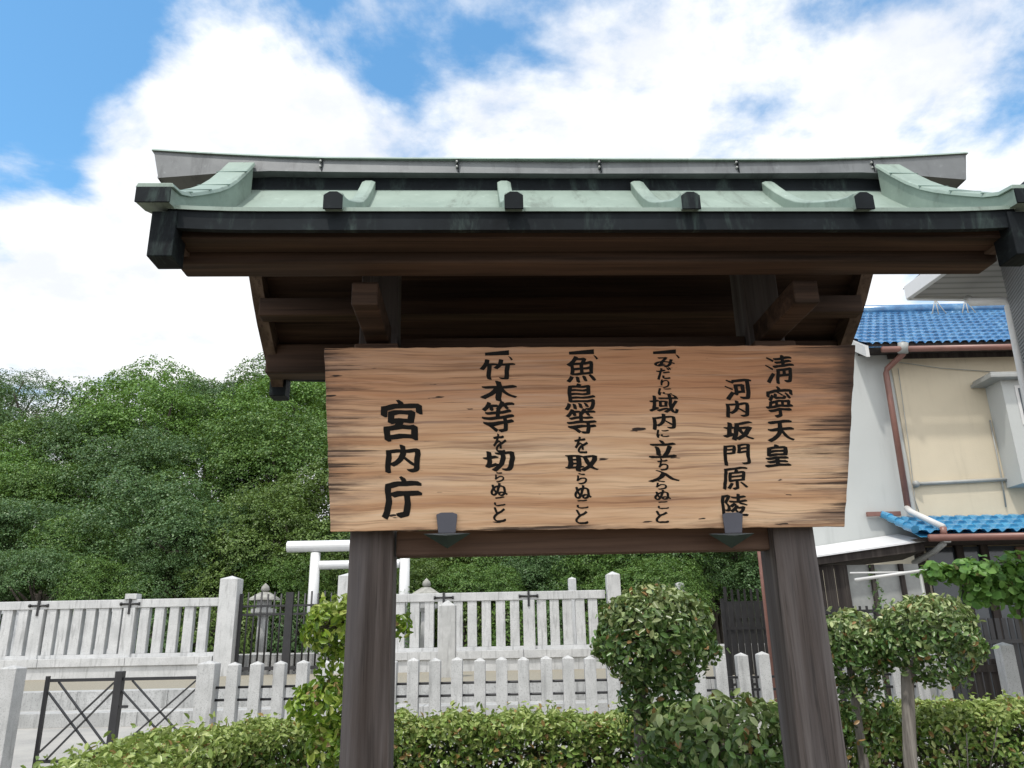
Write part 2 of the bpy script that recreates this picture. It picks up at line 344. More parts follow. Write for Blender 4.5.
for s in (-1, 1):
    b = MB(); b.box(s * .68 - .052, s * .68 + .028, -.43, .43, 2.555, 2.632); b.build('bracket_arm', M['eave_wood'], sign, .006)
    b = MB(); b.box(s * .68 - .085, s * .68 + .061, -.14, .14, 2.43, 2.543); b.build('bearing_block', M['eave_wood'], sign, .006)
for s, zb in ((-1, 2.640), (1, 2.640)):
    b = MB(); b.box(-1.22, 1.22, min(s * .445, s * .54), max(s * .445, s * .54), zb, zb + .125); b.build('purlin', M['eave_wood'], sign, .006)
for yy in (-.26, .26):
    b = MB(); b.box(-1.20, 1.20, yy - .035, yy + .035, 2.80, 2.875); b.build('purlin', M['eave_wood'], sign, .005)
# roof profile (y, z) of the outer surface, front half from eave to ridge
PR = [(-.683, 2.738), (-.60, 2.770), (-.50, 2.824), (-.40, 2.882), (-.32, 2.934), (-.24, 3.000), (-.16, 3.077), (-.07, 3.172)]
def pz(y):
    y = -abs(y)
    for (a, za), (c, zc) in zip(PR, PR[1:]):
        if a <= y <= c: return za + (zc - za) * (y - a) / (c - a)
    return PR[0][1] if y < PR[0][0] else PR[-1][1]
XE = 1.200
def eave_up(x):         # the eave line lifts a little towards both ends
    return .012 * max(0, (abs(x) - .95) / .3) ** 2
for s in (1, -1):
    b = MB(); nx = 28; xs = [-XE + 2 * XE * i / nx for i in range(nx + 1)]
    prof = [(y * s, z) for y, z in PR]
    vs = []
    for x in xs:
        for (y, z) in prof:
            k = (abs(y) - .07) / .6; vs.append((x, y, z + eave_up(x) * k))
        for (y, z) in prof[::-1]:
            k = (abs(y) - .07) / .6; vs.append((x, y, z - .012 + eave_up(x) * k))
    n = 2 * len(prof); fs = []
    for i in range(nx):
        for j in range(n):
            l = (j + 1) % n; fs.append((i * n + j, i * n + l, (i + 1) * n + l, (i + 1) * n + j))
    fs.append(tuple(range(n))); fs.append(tuple(nx * n + k for k in range(n - 1, -1, -1)))
    b.add(vs, fs, False); b.build('roof_sheet', M['patina'], sign)
    # boards under the sheet
    b = MB(); prof2 = [(y * s, z) for y, z in PR[1:]]
    for (y0, z0), (y1, z1) in zip(prof2, prof2[1:]):
        lo, hi = (y0, z0), (y1, z1)
        yy0, yy1 = (y0, y1) if y0 < y1 else (y1, y0); zz0, zz1 = (z0, z1) if y0 < y1 else (z1, z0)
        b.hexa([(-1.215, yy0 + .001, zz0 - .045), (1.215, yy0 + .001, zz0 - .045), (1.215, yy1 - .001, zz1 - .045), (-1.215, yy1 - .001, zz1 - .045),
                (-1.215, yy0 + .001, zz0 - .016), (1.215, yy0 + .001, zz0 - .016), (1.215, yy1 - .001, zz1 - .016), (-1.215, yy1 - .001, zz1 - .016)])
    b.build('roof_boards', M['eave_wood'], sign)
    # eave fascia clad in dark copper
    b = MB(); nx2 = 24; fr = []
    for i in range(nx2 + 1):
        x = -XE + 2 * XE * i / nx2; fr.append(((x, s * -.6665, 2.738 + eave_up(x)), (0, 1, 0), (0, 0, 1)))
    b.sweep(fr, [(-.009, -.066), (.009, -.066), (.009, -.007), (-.009, -.007)], cap=True); b.build('eave_fascia', M['copper_dark'], sign)
# wide wooden eave board behind the fascia
for s in (-1, 1):
    b = MB(); b.box(-1.20, 1.20, min(s * .55, s * .635), max(s * .55, s * .635), 2.668, 2.712); b.build('eave_board', M['eave_wood'], sign, .003)
# seams (battens) with dark end caps
def batten(x, w, h, s, ext, name='batten', mt='patina', flick=-.004):
    fr = []; ys = [-.70, -.66, -.60, -.54, -.47, -.40, -.33, -.26, -.19, -.13, -.085]
    for y in ys:
        k = max(0, (-y - .52) / .16); z = pz(max(y, -.683)) + flick * k * k + eave_up(x) * max(0, (-y - .07) / .6)
        sl = .02 * k
        fr.append(((x, s * -y * -1 if s == 1 else -y, z), (1, 0, 0), (0, 0, 1)))
    p = [(-w / 2, -.01), (w / 2, -.01), (w / 2, h * .86), (w * .22, h), (-w * .22, h), (-w / 2, h * .86)]
    b = MB(); b.sweep(fr, p); o = b.build(name, M[mt], sign, .0025)
    y0 = fr[0][0][1]; z0 = fr[0][0][2]; d = -1 if s == 1 else 1
    b = MB(); b.box(x - w / 2 - .001, x + w / 2 + .001, min(y0 + d * .001, y0 + d * .007), max(y0 + d * .001, y0 + d * .007), z0 - .012, z0 + h * .62)
    b.sweep([((x, y0 + d * .0015, z0), (1, 0, 0), (0, 0, 1)), ((x, y0 + d * .0065, z0), (1, 0, 0), (0, 0, 1))], [(-w / 2 - .001, h * .621), (w / 2 + .001, h * .621), (w * .2, h * .86), (-w * .2, h * .86)])
    e = b.build('end_cap', M['copper_dark'], o)
    return o
for s in (1, -1):
    for k in (-1.5, -.5, .5, 1.5): batten(k * .497, .050, .048, s, 0)
    for sx in (-1, 1):     # verge rolls at both gable ends, leaning outward towards the eave
        fr = []; ys = [-.715, -.66, -.60, -.54, -.47, -.40, -.33, -.26, -.19, -.13, -.108]
        for i, y in enumerate(ys):
            k = max(0, (-y - .40) / .30); z = pz(max(y, -.683)) + .004 * k * k + .010 * max(0, (-y - .07) / .6)
            xc = sx * (1.205 + .02 * max(0, (-y - .1) / .6)); fr.append(((xc, y * s, z), (1, 0, 0), (0, 0, 1)))
        side = [(-.044, -.02), (.044, -.02), (.044, .050), (-.044, .050)]
        hs = [.026 + .090 * max(0, min(1, (y + .68) / .56)) for y in ys]
        vs = []; fs = []
        for (o_, x_, y_), hh in zip(fr, hs): vs += [(o_[0] - .044, o_[1], o_[2] - .02), (o_[0] + .044, o_[1], o_[2] - .02), (o_[0] + .044, o_[1], o_[2] + hh), (o_[0] - .044, o_[1], o_[2] + hh)]
        for i in range(len(fr) - 1):
            for j in range(4): l = (j + 1) % 4; fs.append((i * 4 + j, i * 4 + l, (i + 1) * 4 + l, (i + 1) * 4 + j))
        fs += [(3, 2, 1, 0), tuple(len(fr) * 4 - 4 + k for k in range(4))]
        b = MB(); b.add(vs, fs); v_ = b.build('verge_roll', M['patina'], sign)
        b = MB(); b.sweep([(Vector(o_) + Vector((0, 0, hh + .0015)), x_, y_) for (o_, x_, y_), hh in zip(fr, hs)], [(-.052, 0), (.052, 0), (.046, .014), (-.046, .014)]); b.build('verge_cap', M['patina'], v_, .002)
        for q in (2, 4, 6, 8):           # folded joints across the verge cap
            o_, hh = fr[q][0], hs[q]; b = MB(); a_ = Vector(fr[q - 1][0]) + Vector((0, 0, hs[q - 1])); c_ = Vector(fr[q + 1][0]) + Vector((0, 0, hs[q + 1])); m_ = Vector((o_[0], o_[1], o_[2] + hh + .0155)); d_ = (c_ - a_).normalized()
            b.beam(m_ - d_ * .0025, m_ + d_ * .0025, .1065, .0035); b.build('seam', M['patina_face'], v_)
        y0 = fr[0][0][1]; x0 = fr[0][0][0]; z0 = fr[0][0][2]; d = -s
        b = MB(); b.box(x0 - .046, x0 + .046, min(y0 + d * .001, y0 + d * .006), max(y0 + d * .001, y0 + d * .006), z0 - .020, z0 + .025); b.build('end_cap', M['copper_dark'], v_)
# gable boards
def gz(y): return {0: 3.075}.get(y, None)
for sx in (-1, 1):
    for s in (1, -1):
        top = [(-.675, 2.722), (-.60, 2.748), (-.50, 2.800), (-.40, 2.858), (-.32, 2.910), (-.24, 2.975), (-.16, 3.05), (-.07, 3.150), (0, 3.20)]
        fr = [((sx * 1.205, y * s, z), (1, 0, 0), (0, 0, 1)) for y, z in top]
        b = MB()
        vs = []; n = 4; fs = []
        for (y, z), h in zip(top, [.125, .12, .115, .11, .11, .11, .11, .11, .11]):
            xo, xi = sx * 1.205 - .024, sx * 1.205 + .024
            vs += [(xo, y * s, z - h), (xi, y * s, z - h), (xi, y * s, z - .002), (xo, y * s, z - .002)]
        for i in range(len(top) - 1):
            for j in range(4):
                l = (j + 1) % 4; fs.append((i * 4 + j, i * 4 + l, (i + 1) * 4 + l, (i + 1) * 4 + j))
        fs += [(3, 2, 1, 0), tuple(len(top) * 4 - 4 + k for k in range(4))]
        b.add(vs, fs); gb = b.build('gable_board', M['rafter_wood'], sign)
        b = MB(); b.box(sx * 1.205 - .034, sx * 1.205 + .034, min(s * -.683, s * -.60), max(s * -.683, s * -.60), 2.59, 2.7265); b.build('metal_shoe', M['copper_dark'], gb, .003)
# ridge: dark neck and grey boxed cap with upturned ends
b = MB(); b.box(-1.30, 1.30, -.062, .062, 3.14, 3.232); b.box(-1.30, 1.30, -.071, .071, 3.172, 3.182); b.build('ridge_neck', M['copper_dark'], sign)
xs = [-1.53, -1.50, -1.44, -1.36, -1.25, -1.1, -.9, -.6, 0, .6, .9, 1.1, 1.25, 1.36, 1.44, 1.50, 1.53]
def rup(x): a = max(0, (abs(x) - .75) / .82); return .036 * a ** 1.8
def rdn(x): a = max(0, (abs(x) - 1.18) / .39); return -.050 * min(1, a) ** .9
fr = []; b = MB(); vs = []; fs = []
for x in xs:
    dx = 0
    zt, zb = 3.292 + rup(x), 3.228 + rup(x) * .4 + rdn(x)
    hw = .095 + .012 * abs(x) / 1.57
    xb_ = x * (.978 if abs(x) > 1.51 else 1)
    vs += [(xb_, -hw, zb), (xb_, hw, zb), (x, hw * .9, zt - .008), (x, -hw * .9, zt - .008)]
for i in range(len(xs) - 1):
    for j in range(4):
        l = (j + 1) % 4; fs.append((i * 4 + j, i * 4 + l, (i + 1) * 4 + l, (i + 1) * 4 + j))
fs += [(3, 2, 1, 0), tuple(len(xs) * 4 - 4 + k for k in range(4))]
b.add(vs, fs); rc = b.build('ridge_cap', M['patina_grey'], sign)
b = MB(); fr = [((x * 1.004, 0, 3.285 + rup(x)), (1 * 0, 1, 0), (0, 0, 1)) for x in xs]
b.sweep(fr, [(-.103, 0), (.103, 0), (.094, .011), (-.094, .011)]); b.build('ridge_top', M['patina'], rc)
for x in (-.93, -.43, .1, .62, 1.14):     # rivets and seams on the ridge front
    for dz in (0, .022):
        b = MB(); b.tube([(x + .008, -.094, 3.252 + dz), (x + .008, -.105, 3.252 + dz)], .0042, 8); b.build('rivet', M['grey_metal'], rc)
    b = MB(); b.box(x + .013, x + .016, -.1035, -.09, 3.231, 3.285); b.build('seam', M['copper_dark'], rc)

# the board
LEAN = math.radians(8); BL = Matrix.Translation((0, -.135, 1.925)) @ Matrix.Rotation(LEAN, 4, 'X')
MBD = MS @ BL; MBI = MBD.inverted()
def onboard(px, py):
    o = MBI @ CP; d = MBI.to_3x3() @ ray(px, py); k = -o.y / d.y; p = o + d * k; return p.x, p.z
c4 = [onboard(*p) for p in ((330.5, 532), (845, 527), (856, 345), (324, 348))]
b = MB(); tk = .038
nx, nz = 60, 22; rr = random.Random(3)
# front grid with slightly ragged outline
jl = [rr.uniform(-.0015, .0015) for _ in range(nz + 1)]; jr = [rr.uniform(-.002, .0015) for _ in range(nz + 1)]
jb = [rr.uniform(-.001, .002) for _ in range(nx + 1)]; jt = [rr.uniform(-.0015, .0015) for _ in range(nx + 1)]
def bp(i, j, y):
    u, v = i / nx, j / nz
    x0 = c4[0][0] * (1 - v) + c4[3][0] * v + jl[j]; x1 = c4[1][0] * (1 - v) + c4[2][0] * v + jr[j]
    z0 = c4[0][1] * (1 - u) + c4[1][1] * u + jb[i]; z1 = c4[3][1] * (1 - u) + c4[2][1] * u + jt[i]
    return (x0 * (1 - u) + x1 * u, y, z0 * (1 - v) + z1 * v)
peri = [(i, 0) for i in range(nx)] + [(nx, j) for j in range(nz)] + [(i, nz) for i in range(nx, 0, -1)] + [(0, j) for j in range(nz, 0, -1)]
fr_ = [bp(i, j, 0) for i, j in peri]; bk_ = [bp(i, j, tk) for i, j in peri]; n = len(peri)
b.add(fr_ + bk_, [tuple(range(n)), tuple(range(2 * n - 1, n - 1, -1))] + [((k + 1) % n, k, n + k, n + (k + 1) % n) for k in range(n)])
board = b.build('signboard', M['board'], sign, .003); board.matrix_local = BL
for x in (-.4, .4): b = MB(); b.box(x - .03, x + .03, tk + .001, tk + .03, .03, .55); b.build('back_batten', M['eave_wood'], board)

# brush writing, one mesh per column; each entry: character, left, right, top, bottom in board millimetres once mapped
cols = {
 'g1': [('宮', 382, 420, 401, 440), ('内', 387, 418.5, 445, 472), ('庁', 383.5, 420.5, 477.5, 517.5)],
 'g2': [('一', 485, 509, 351.5, 355.5), ('竹', 480, 514, 359.5, 379.5), ('木', 482, 516, 381, 401), ('等', 483, 514, 401.5, 432), ('を', 493.5, 506, 434, 452.5),
        ('切', 484, 513.5, 451.5, 471), ('ら', 495, 504, 472, 482), ('ぬ', 491, 507, 483, 496), ('こ', 494.5, 505, 497, 506), ('と', 493.5, 505.5, 507, 522)],
 'g3': [('一', 569, 594, 350.5, 354.5), ('魚', 567.5, 596, 356, 382), ('鳥', 565, 595, 383.5, 410), ('等', 567.5, 596, 409, 434), ('を', 575, 588, 437, 453.5),
        ('取', 567, 598, 455, 471), ('ら', 577, 587, 473, 484), ('ぬ', 575, 591, 485, 499), ('こ', 577, 588, 500, 508.5), ('と', 576, 588, 509.5, 524)],
 'g4': [('一', 653, 676, 350.5, 354), ('み', 655, 674.5, 357, 367.5), ('だ', 657, 671, 368, 379.5), ('り', 661, 669.5, 379.5, 388), ('に', 658.5, 671.5, 388, 395), ('域', 650.5, 678, 395, 413.5),
        ('内', 654, 675, 414, 429), ('に', 657, 669, 429.5, 437.5), ('立', 650.5, 676, 440, 457.5), ('ち', 658, 668.5, 458.5, 470.5), ('入', 649.5, 679, 470, 482), ('ら', 656.5, 667, 480.5, 489.5),
        ('ぬ', 655, 670.5, 490, 500), ('こ', 658, 668.5, 501.5, 509), ('と', 656, 668.5, 510.5, 523)],
 'g5': [('河', 726.5, 751.5, 379, 399.5), ('内', 727.5, 748.5, 400.5, 417), ('坂', 725, 753, 422, 440), ('門', 725, 750, 445, 465), ('原', 723, 747.5, 468, 489.5), ('陵', 723, 748, 494, 517)],
 'g6': [('淸', 767, 794, 356, 383), ('寧', 768, 793.5, 387, 417), ('天', 769, 794, 421, 441), ('皇', 766, 790, 445, 466)]}
def glyph(ch, bold):
    cu = bpy.data.curves.new('glyph', 'FONT'); cu.body = ch; cu.size = 1; cu.resolution_u = 4; cu.offset = bold; cu.fill_mode = 'FRONT'
    ob = bpy.data.objects.new('glyph', cu); me = bpy.data.meshes.new_from_object(ob); ob2 = None
    import bmesh
    bm = bmesh.new(); bm.from_mesh(me); bmesh.ops.remove_doubles(bm, verts=bm.verts, dist=1e-5); bmesh.ops.triangulate(bm, faces=bm.faces[:])
    bmesh.ops.subdivide_edges(bm, edges=[e for e in bm.edges if e.calc_length() > .12], cuts=3, use_grid_fill=True); bmesh.ops.triangulate(bm, faces=bm.faces[:])
    v = [tuple(x.co) for x in bm.verts]; f = [tuple(q.index for q in p.verts) for p in bm.faces]; bm.free()
    bpy.data.objects.remove(ob); bpy.data.curves.remove(cu); bpy.data.meshes.remove(me)
    return v, f
rr = random.Random(11)
for key, chars in cols.items():
    b = MB()
    for ch, l, r, tp, bt in chars:
        kana = ch in 'をらぬこともみだりにち'
        dense = ch in '魚鳥等清淸寧陵域門原竹'
        v, f = glyph(ch, .0 if kana else (-.006 if dense else -.004))
        if not v: continue
        # nib: several copies of the outline moved along a slanted pen edge
        xa = np.array(v); mn = xa.min(0); mxx = xa.max(0); w = mxx - mn; w[w < 1e-4] = 1
        (x0, zb), (x1, _z) = onboard(l, bt), onboard(r, bt); (_x, zt) = onboard((l + r) / 2, tp)
        nib = ((.066, .038) if dense else (.10, .056)) if not kana else (.078, .046)
        if ch == '一': nib = (.02, .30)
        ph = rr.uniform(0, 6)
        u = (xa[:, 0] - mn[0]) / w[0]; q = (xa[:, 1] - mn[1]) / w[1]
        wob = .016 * np.sin(7 * q + ph) + .008 * np.sin(15 * q + 5 * u); wob2 = .018 * np.sin(6 * u + ph * 2) + .010 * np.sin(13 * u + 4 * q)
        sh = .07 if ch not in '一こに' else .10
        tpr = .0
        for k, s_ in enumerate((-.5, -.33, -.17, 0, .17, .33, .5)):
            uu = u + wob + nib[0] * s_; qq = q + wob2 + sh * (u - .5) - nib[1] * s_
            if ch == '一': uu = u; qq = .5 + (q - .5) * (.55 + .5 * u) + .35 * (u - .5) + .2 * (s_)
            X = x0 + (x1 - x0) * uu; Z = zb + (zt - zb) * qq
            yy = -.0008 - .00012 * k
            b.add([(X[i], yy, Z[i]) for i in range(len(v))], f)
        if ch == '一':       # the small tick after the list mark
            cx, cz = x1 + (x1 - x0) * .06, zb - (zt - zb) * .75; e = (x1 - x0) * .10
            b.add([(cx - e, -.001, cz + e), (cx + e * .2, -.001, cz + e * .4), (cx + e, -.001, cz - e * .6), (cx + e * .3, -.001, cz - e)], [(0, 1, 2, 3)])
    b.build('lettering', M['ink'], board)
# metal clips holding the lower edge, with folded copper cups under them
for px, wtop, rust in ((447, 1, 0), (732, 1, 0)):
    x, z = onboard(px, 522); b = MB(); w0, w1 = .033, .027
    zt, zb = onboard(px, 512.5)[1], onboard(px, 533)[1]
    pr = [(x - w1, zb), (x + w1, zb), (x + w0, zt - .006), (x + w0 * .55, zt), (x - w0 * .55, zt), (x - w0, zt - .006)]
    vs = [(a, -.011, c) for a, c in pr] + [(a, -.005, c) for a, c in pr]; n = 6
    b.add(vs, [tuple(range(n)), tuple(range(2 * n - 1, n - 1, -1))] + [((k + 1) % n, k, n + k, n + (k + 1) % n) for k in range(n)])
    cl = b.build('metal_clip', M['bracket'], sign, .0015); cl.matrix_local = BL
    b = MB(); zc = zb - .002
    b.add([(x - .075, .012, zc), (x + .075, .012, zc), (x, .02, zc - .046), (x, -.014, zc - .006), (x - .04, .06, zc), (x + .04, .06, zc)], [(0, 3, 2), (3, 1, 2), (0, 2, 4), (4, 2, 5), (5, 2, 1), (0, 4, 5, 1, 3)])
    cu_ = b.build('copper_cup', M['copper_green'], cl)

# ------------------------------------------------------------------ leaf builders
def leaf_mesh(name, cen, nor, size, m, parent=None, tint=None, six=True, aspect=.5, curl=.12, droop=.0, seed=0, tilt=.75, link=True):
    r = np.random.default_rng(seed); n = len(cen)
    cen = np.asarray(cen, dtype=np.float64); nor = np.asarray(nor, dtype=np.float64)
    nr = nor + r.normal(0, tilt, (n, 3)); nr /= np.linalg.norm(nr, axis=1)[:, None] + 1e-9
    a = r.normal(0, 1, (n, 3)); a[:, 2] -= droop; a -= nr * (a * nr).sum(1)[:, None]; a /= np.linalg.norm(a, axis=1)[:, None] + 1e-9
    s_ = np.cross(nr, a); L = (size * r.uniform(.65, 1.25, n))[:, None]; Wd = L * aspect
    if six:
        P = [(-.5, 0, 0), (-.15, .42, 1), (.25, .36, 1), (.5, 0, -.4), (.25, -.36, 1), (-.15, -.42, 1)]; fc = [[0, 1, 2, 3], [3, 4, 5, 0]]
    else:
        P = [(-.5, 0, 0), (0, .45, .6), (.5, 0, 0), (0, -.45, .6)]; fc = [[0, 1, 2, 3]]
    V = np.stack([cen + a * L * p[0] + s_ * Wd * p[1] * 1.15 + nr * L * p[2] * curl for p in P], 1)
    k = len(P); V = V.reshape(-1, 3)
    F_ = np.array(fc); q = F_.shape[0]
    idx = (np.arange(n)[:, None, None] * k + F_[None]).reshape(-1)
    me = bpy.data.meshes.new(name); me.vertices.add(n * k); me.vertices.foreach_set('co', V.astype(np.float32).ravel())
    me.loops.add(n * q * 4); me.loops.foreach_set('vertex_index', idx.astype(np.int32))
    me.polygons.add(n * q); me.polygons.foreach_set('loop_start', (np.arange(n * q) * 4).astype(np.int32))
    try: me.polygons.foreach_set('loop_total', np.full(n * q, 4, dtype=np.int32))
    except Exception: pass
    me.update(calc_edges=True)
    if tint is not None:
        at_ = me.attributes.new('tint', 'FLOAT', 'POINT'); at_.data.foreach_set('value', np.repeat(np.asarray(tint, dtype=np.float32), k))
    me.materials.append(m)
    if not link: return me
    o = bpy.data.objects.new(name, me); C.objects.link(o)
    if parent: o.parent = parent
    return o
def sph(r, n):
    v = r.normal(0, 1, (n, 3)); return v / np.linalg.norm(v, axis=1)[:, None]

# ------------------------------------------------------------------ clipped shrubs (standards)
def standard(name, cx, cy, cz, rx, ry, rz, label, trunk_pts, trunk_r, n=3000, size=.05, m='leaf_ball', seed=1, lobes=None, tail=None, nm=None, topt=.8):
    base = Vector((trunk_pts[0][0], trunk_pts[0][1], 0)); e = empty(name, base, label, 'shrub', 'clipped ball topped shrubs in the hedge bed')
    r = np.random.default_rng(seed); cs = []; ns = []
    L = [(cx, cy, cz, rx, ry, rz, n)] + (lobes or [])
    for (x, y, z, a, b2, c, k) in L:
        d = sph(r, k); rad = 1 - np.abs(r.normal(0, .13, k)) + (r.uniform(0, 1, k) < .05) * r.uniform(0, .2, k); rad[: k // 6] = r.uniform(.35, .9, k // 6)
        lump = 1 + .07 * np.sin(d[:, 0] * 5 + seed) * np.cos(d[:, 1] * 6 + 1) + .06 * np.sin(d[:, 2] * 7 + d[:, 0] * 4)
        p = d * (rad * lump)[:, None] * np.array([a, b2, c]) + np.array([x, y, z])
        keep = r.uniform(0, 1, k) < np.where(d[:, 2] < -.35, .45, 1)
        cs.append(p[keep]); ns.append(d[keep])
    cs = np.concatenate(cs); ns = np.concatenate(ns); zt = cz + rz
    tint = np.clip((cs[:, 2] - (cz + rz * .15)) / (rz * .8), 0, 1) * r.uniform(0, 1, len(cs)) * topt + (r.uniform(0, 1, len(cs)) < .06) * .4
    bl = np.array(base); 
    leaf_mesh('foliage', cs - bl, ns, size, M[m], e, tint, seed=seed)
    b = MB(); tp = [Vector(p) - base for p in trunk_pts]
    b.tube(tp, trunk_r, 10); b.build('trunk', M['bark_pale'], e)
    b = MB(); top = tp[-1]
    for k in range(34):
        d = Vector(sph(r, 1)[0]); d.z = abs(d.z) * .9 + .1
        tip = Vector((cx, cy, cz)) - base + Vector((d.x * rx, d.y * ry, (d.z * 1.4 - .45) * rz)) * .9
        mid = (top + tip) / 2 + Vector((r.normal(0, .03), r.normal(0, .03), .02)); b.tube([top, mid, tip], [.009, .006, .002], 5)
    b.build('branches', M['bark'], e)
    return e
p = at(655, 640, 4.25)
standard('topiary_shrub', p.x, p.y, p.z, .305, .30, .27, 'round headed shrub right of centre, leaves hanging round its dark trunk',
         [at(637, 860, 4.25).xyz if False else (at(636, 700, 4.25).x - .01, 4.25, 0), (at(636, 700, 4.25).x, 4.25, .8), (at(640, 700, 4.25).x, 4.27, 1.28), (p.x - .03, 4.26, 1.5)], [.034, .032, .032, .02], 4600, .043, seed=3,
         lobes=[(p.x + .0, p.y, p.z - .26, .20, .2, .20, 850), (p.x - .13, p.y - .05, p.z - .40, .09, .09, .13, 160)])
p = at(929, 641, 4.7)
standard('topiary_shrub', p.x, p.y, p.z, .285, .28, .25, 'clipped ball shrub on a bare pale trunk at right, below the vine',
         [(at(910, 760, 4.7).x, 4.7, 0), (at(910, 760, 4.7).x, 4.7, .9), (at(911, 700, 4.7).x, 4.7, 1.33), (p.x - .05, 4.7, p.z - .05)], [.038, .036, .034, .02], 4400, .040, seed=5)
p = at(848, 652, 5.0)
standard('topiary_shrub', p.x, p.y, p.z, .25, .24, .235, 'straggly clipped shrub half hidden behind the right post of the notice board',
         [(p.x, 5.0, 0), (p.x, 5.0, .8), (p.x, 5, p.z)], [.03, .028, .02], 2900, .043, seed=7, lobes=[(p.x + .02, p.y - .05, p.z - .35, .17, .16, .22, 420)])
p = at(345, 628, 3.9)
e = standard('topiary_shrub', p.x, p.y, p.z, .20, .2, .145, 'bright green two tiered shrub behind the left post of the notice board',
         [(p.x + .02, 3.9, 0), (p.x + .03, 3.9, .9), (p.x + .02, 3.9, p.z)], [.024, .022, .014], 1250, .044, 'leaf_bright', seed=9,
         lobes=[(p.x + .0, p.y, p.z - .18, .13, .12, .12, 220), (p.x - .045, p.y, p.z - .34, .20, .19, .12, 1000), (p.x + .0, p.y, p.z - .52, .15, .15, .13, 550), (p.x + .26, p.y, p.z + .0, .06, .06, .06, 70)])
p = at(722, 742, 3.95)
e = standard('leafy_shrub', p.x, p.y, p.z - .05, .38, .28, .25, 'loose large leaved shrub between the dark trunk and the right post',
         [(p.x, 3.95, 0), (p.x, 3.95, .6), (p.x, 3.95, p.z - .1)], [.02, .018, .01], 1900, .058, 'leaf_ball', seed=13, topt=.55,
         lobes=[(p.x + .05, p.y - .05, p.z - .30, .40, .26, .28, 900)])

# ------------------------------------------------------------------ hedge
def hedge(name, path, hw, top, label, n, seed, size=.05):
    r = np.random.default_rng(seed); P = np.array(path, dtype=float); seg = np.linalg.norm(np.diff(P, axis=0), axis=1); cum = np.concatenate([[0], np.cumsum(seg)])
    e = empty(name, (P[0][0], P[0][1], 0), label, 'hedge', 'low clipped hedges in the foreground bed'); bl = np.array([P[0][0], P[0][1], 0])
    tt = r.uniform(0, cum[-1], n); k = np.clip(np.searchsorted(cum, tt) - 1, 0, len(seg) - 1); fr = (tt - cum[k]) / seg[k]
    base = P[k] + (P[k + 1] - P[k]) * fr[:, None]
    tg = (P[k + 1] - P[k]) / seg[k][:, None]; nn = np.stack([tg[:, 1], -tg[:, 0]], 1)
    face = r.uniform(0, 1, n); dep = np.abs(r.normal(0, .05, n)); q = r.uniform(-1, 1, n)
    lump = .015 * np.sin(tt * 3.1 + seed) + .015 * np.sin(tt * 7.7) + .02 * np.sin(tt * 17)
    off = np.where(face < .42, q * hw, np.where(face < .80, hw - dep + lump, -hw + dep - lump))
    h = np.where(face < .42, top - dep * .8 + lump * .7 - .06 * np.abs(q) ** 4, top - .04 - r.uniform(0, 1, n) ** 1.2 * (top - .30))
    h = h + (r.uniform(0, 1, n) < .05) * r.uniform(0, .07, n) + .018 * np.sin(tt * 41 + 3 * np.sin(tt * 13))
    normal = np.stack([nn[:, 0] * np.where(face < .42, 0, np.where(face < .8, 1, -1)), nn[:, 1] * np.where(face < .42, 0, np.where(face < .8, 1, -1)), np.where(face < .42, 1, .25)], 1)
    side = (face >= .42); hole = noisef(tt, h, seed) ; keep = ~(side & (hole > .62) & (h < top - .1) & (r.uniform(0, 1, n) < .8))
    c = np.stack([base[:, 0] + nn[:, 0] * off, base[:, 1] + nn[:, 1] * off, h], 1)
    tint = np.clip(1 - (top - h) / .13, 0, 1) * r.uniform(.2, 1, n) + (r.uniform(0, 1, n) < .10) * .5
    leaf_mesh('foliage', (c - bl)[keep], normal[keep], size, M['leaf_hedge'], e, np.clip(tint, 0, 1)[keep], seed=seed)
    b = MB()
    for i in range(int(cum[-1] * 26)):
        t0 = r.uniform(0, cum[-1]); k0 = min(len(seg) - 1, max(0, np.searchsorted(cum, t0) - 1)); f0 = (t0 - cum[k0]) / seg[k0]
        bp_ = P[k0] + (P[k0 + 1] - P[k0]) * f0; x, y = bp_[0] - bl[0] + r.normal(0, .06), bp_[1] - bl[1] + r.normal(0, .06)
        for j in range(4):
            a2 = r.uniform(0, 6.28); rad = hw * r.uniform(.6, 1.0); zt = r.uniform(.5, 1) * (top - .08)
            b.tube([(x, y, 0), (x + math.cos(a2) * rad * .4, y + math.sin(a2) * rad * .4, zt * .55), (x + math.cos(a2) * rad, y + math.sin(a2) * rad, zt)], [.008, .006, .003], 4)
    b.build('branches', M['bark_pale'], e)
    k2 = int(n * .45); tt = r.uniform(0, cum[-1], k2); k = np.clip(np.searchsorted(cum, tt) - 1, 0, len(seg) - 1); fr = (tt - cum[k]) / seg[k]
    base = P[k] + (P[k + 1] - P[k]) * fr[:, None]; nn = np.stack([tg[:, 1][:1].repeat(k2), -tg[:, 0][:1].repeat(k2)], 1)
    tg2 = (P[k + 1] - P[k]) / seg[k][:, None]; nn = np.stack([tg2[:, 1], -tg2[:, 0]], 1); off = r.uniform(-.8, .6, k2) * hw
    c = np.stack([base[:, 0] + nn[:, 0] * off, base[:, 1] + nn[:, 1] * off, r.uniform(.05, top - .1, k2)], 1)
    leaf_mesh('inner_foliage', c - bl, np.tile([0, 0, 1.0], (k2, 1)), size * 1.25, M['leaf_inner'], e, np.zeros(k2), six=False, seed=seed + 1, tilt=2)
    return e
def noisef(a, b_, seed): return .5 + .25 * np.sin(a * 9 + 3 * np.sin(b_ * 14 + seed)) + .25 * np.sin(b_ * 23 + 2.5 * np.sin(a * 13))
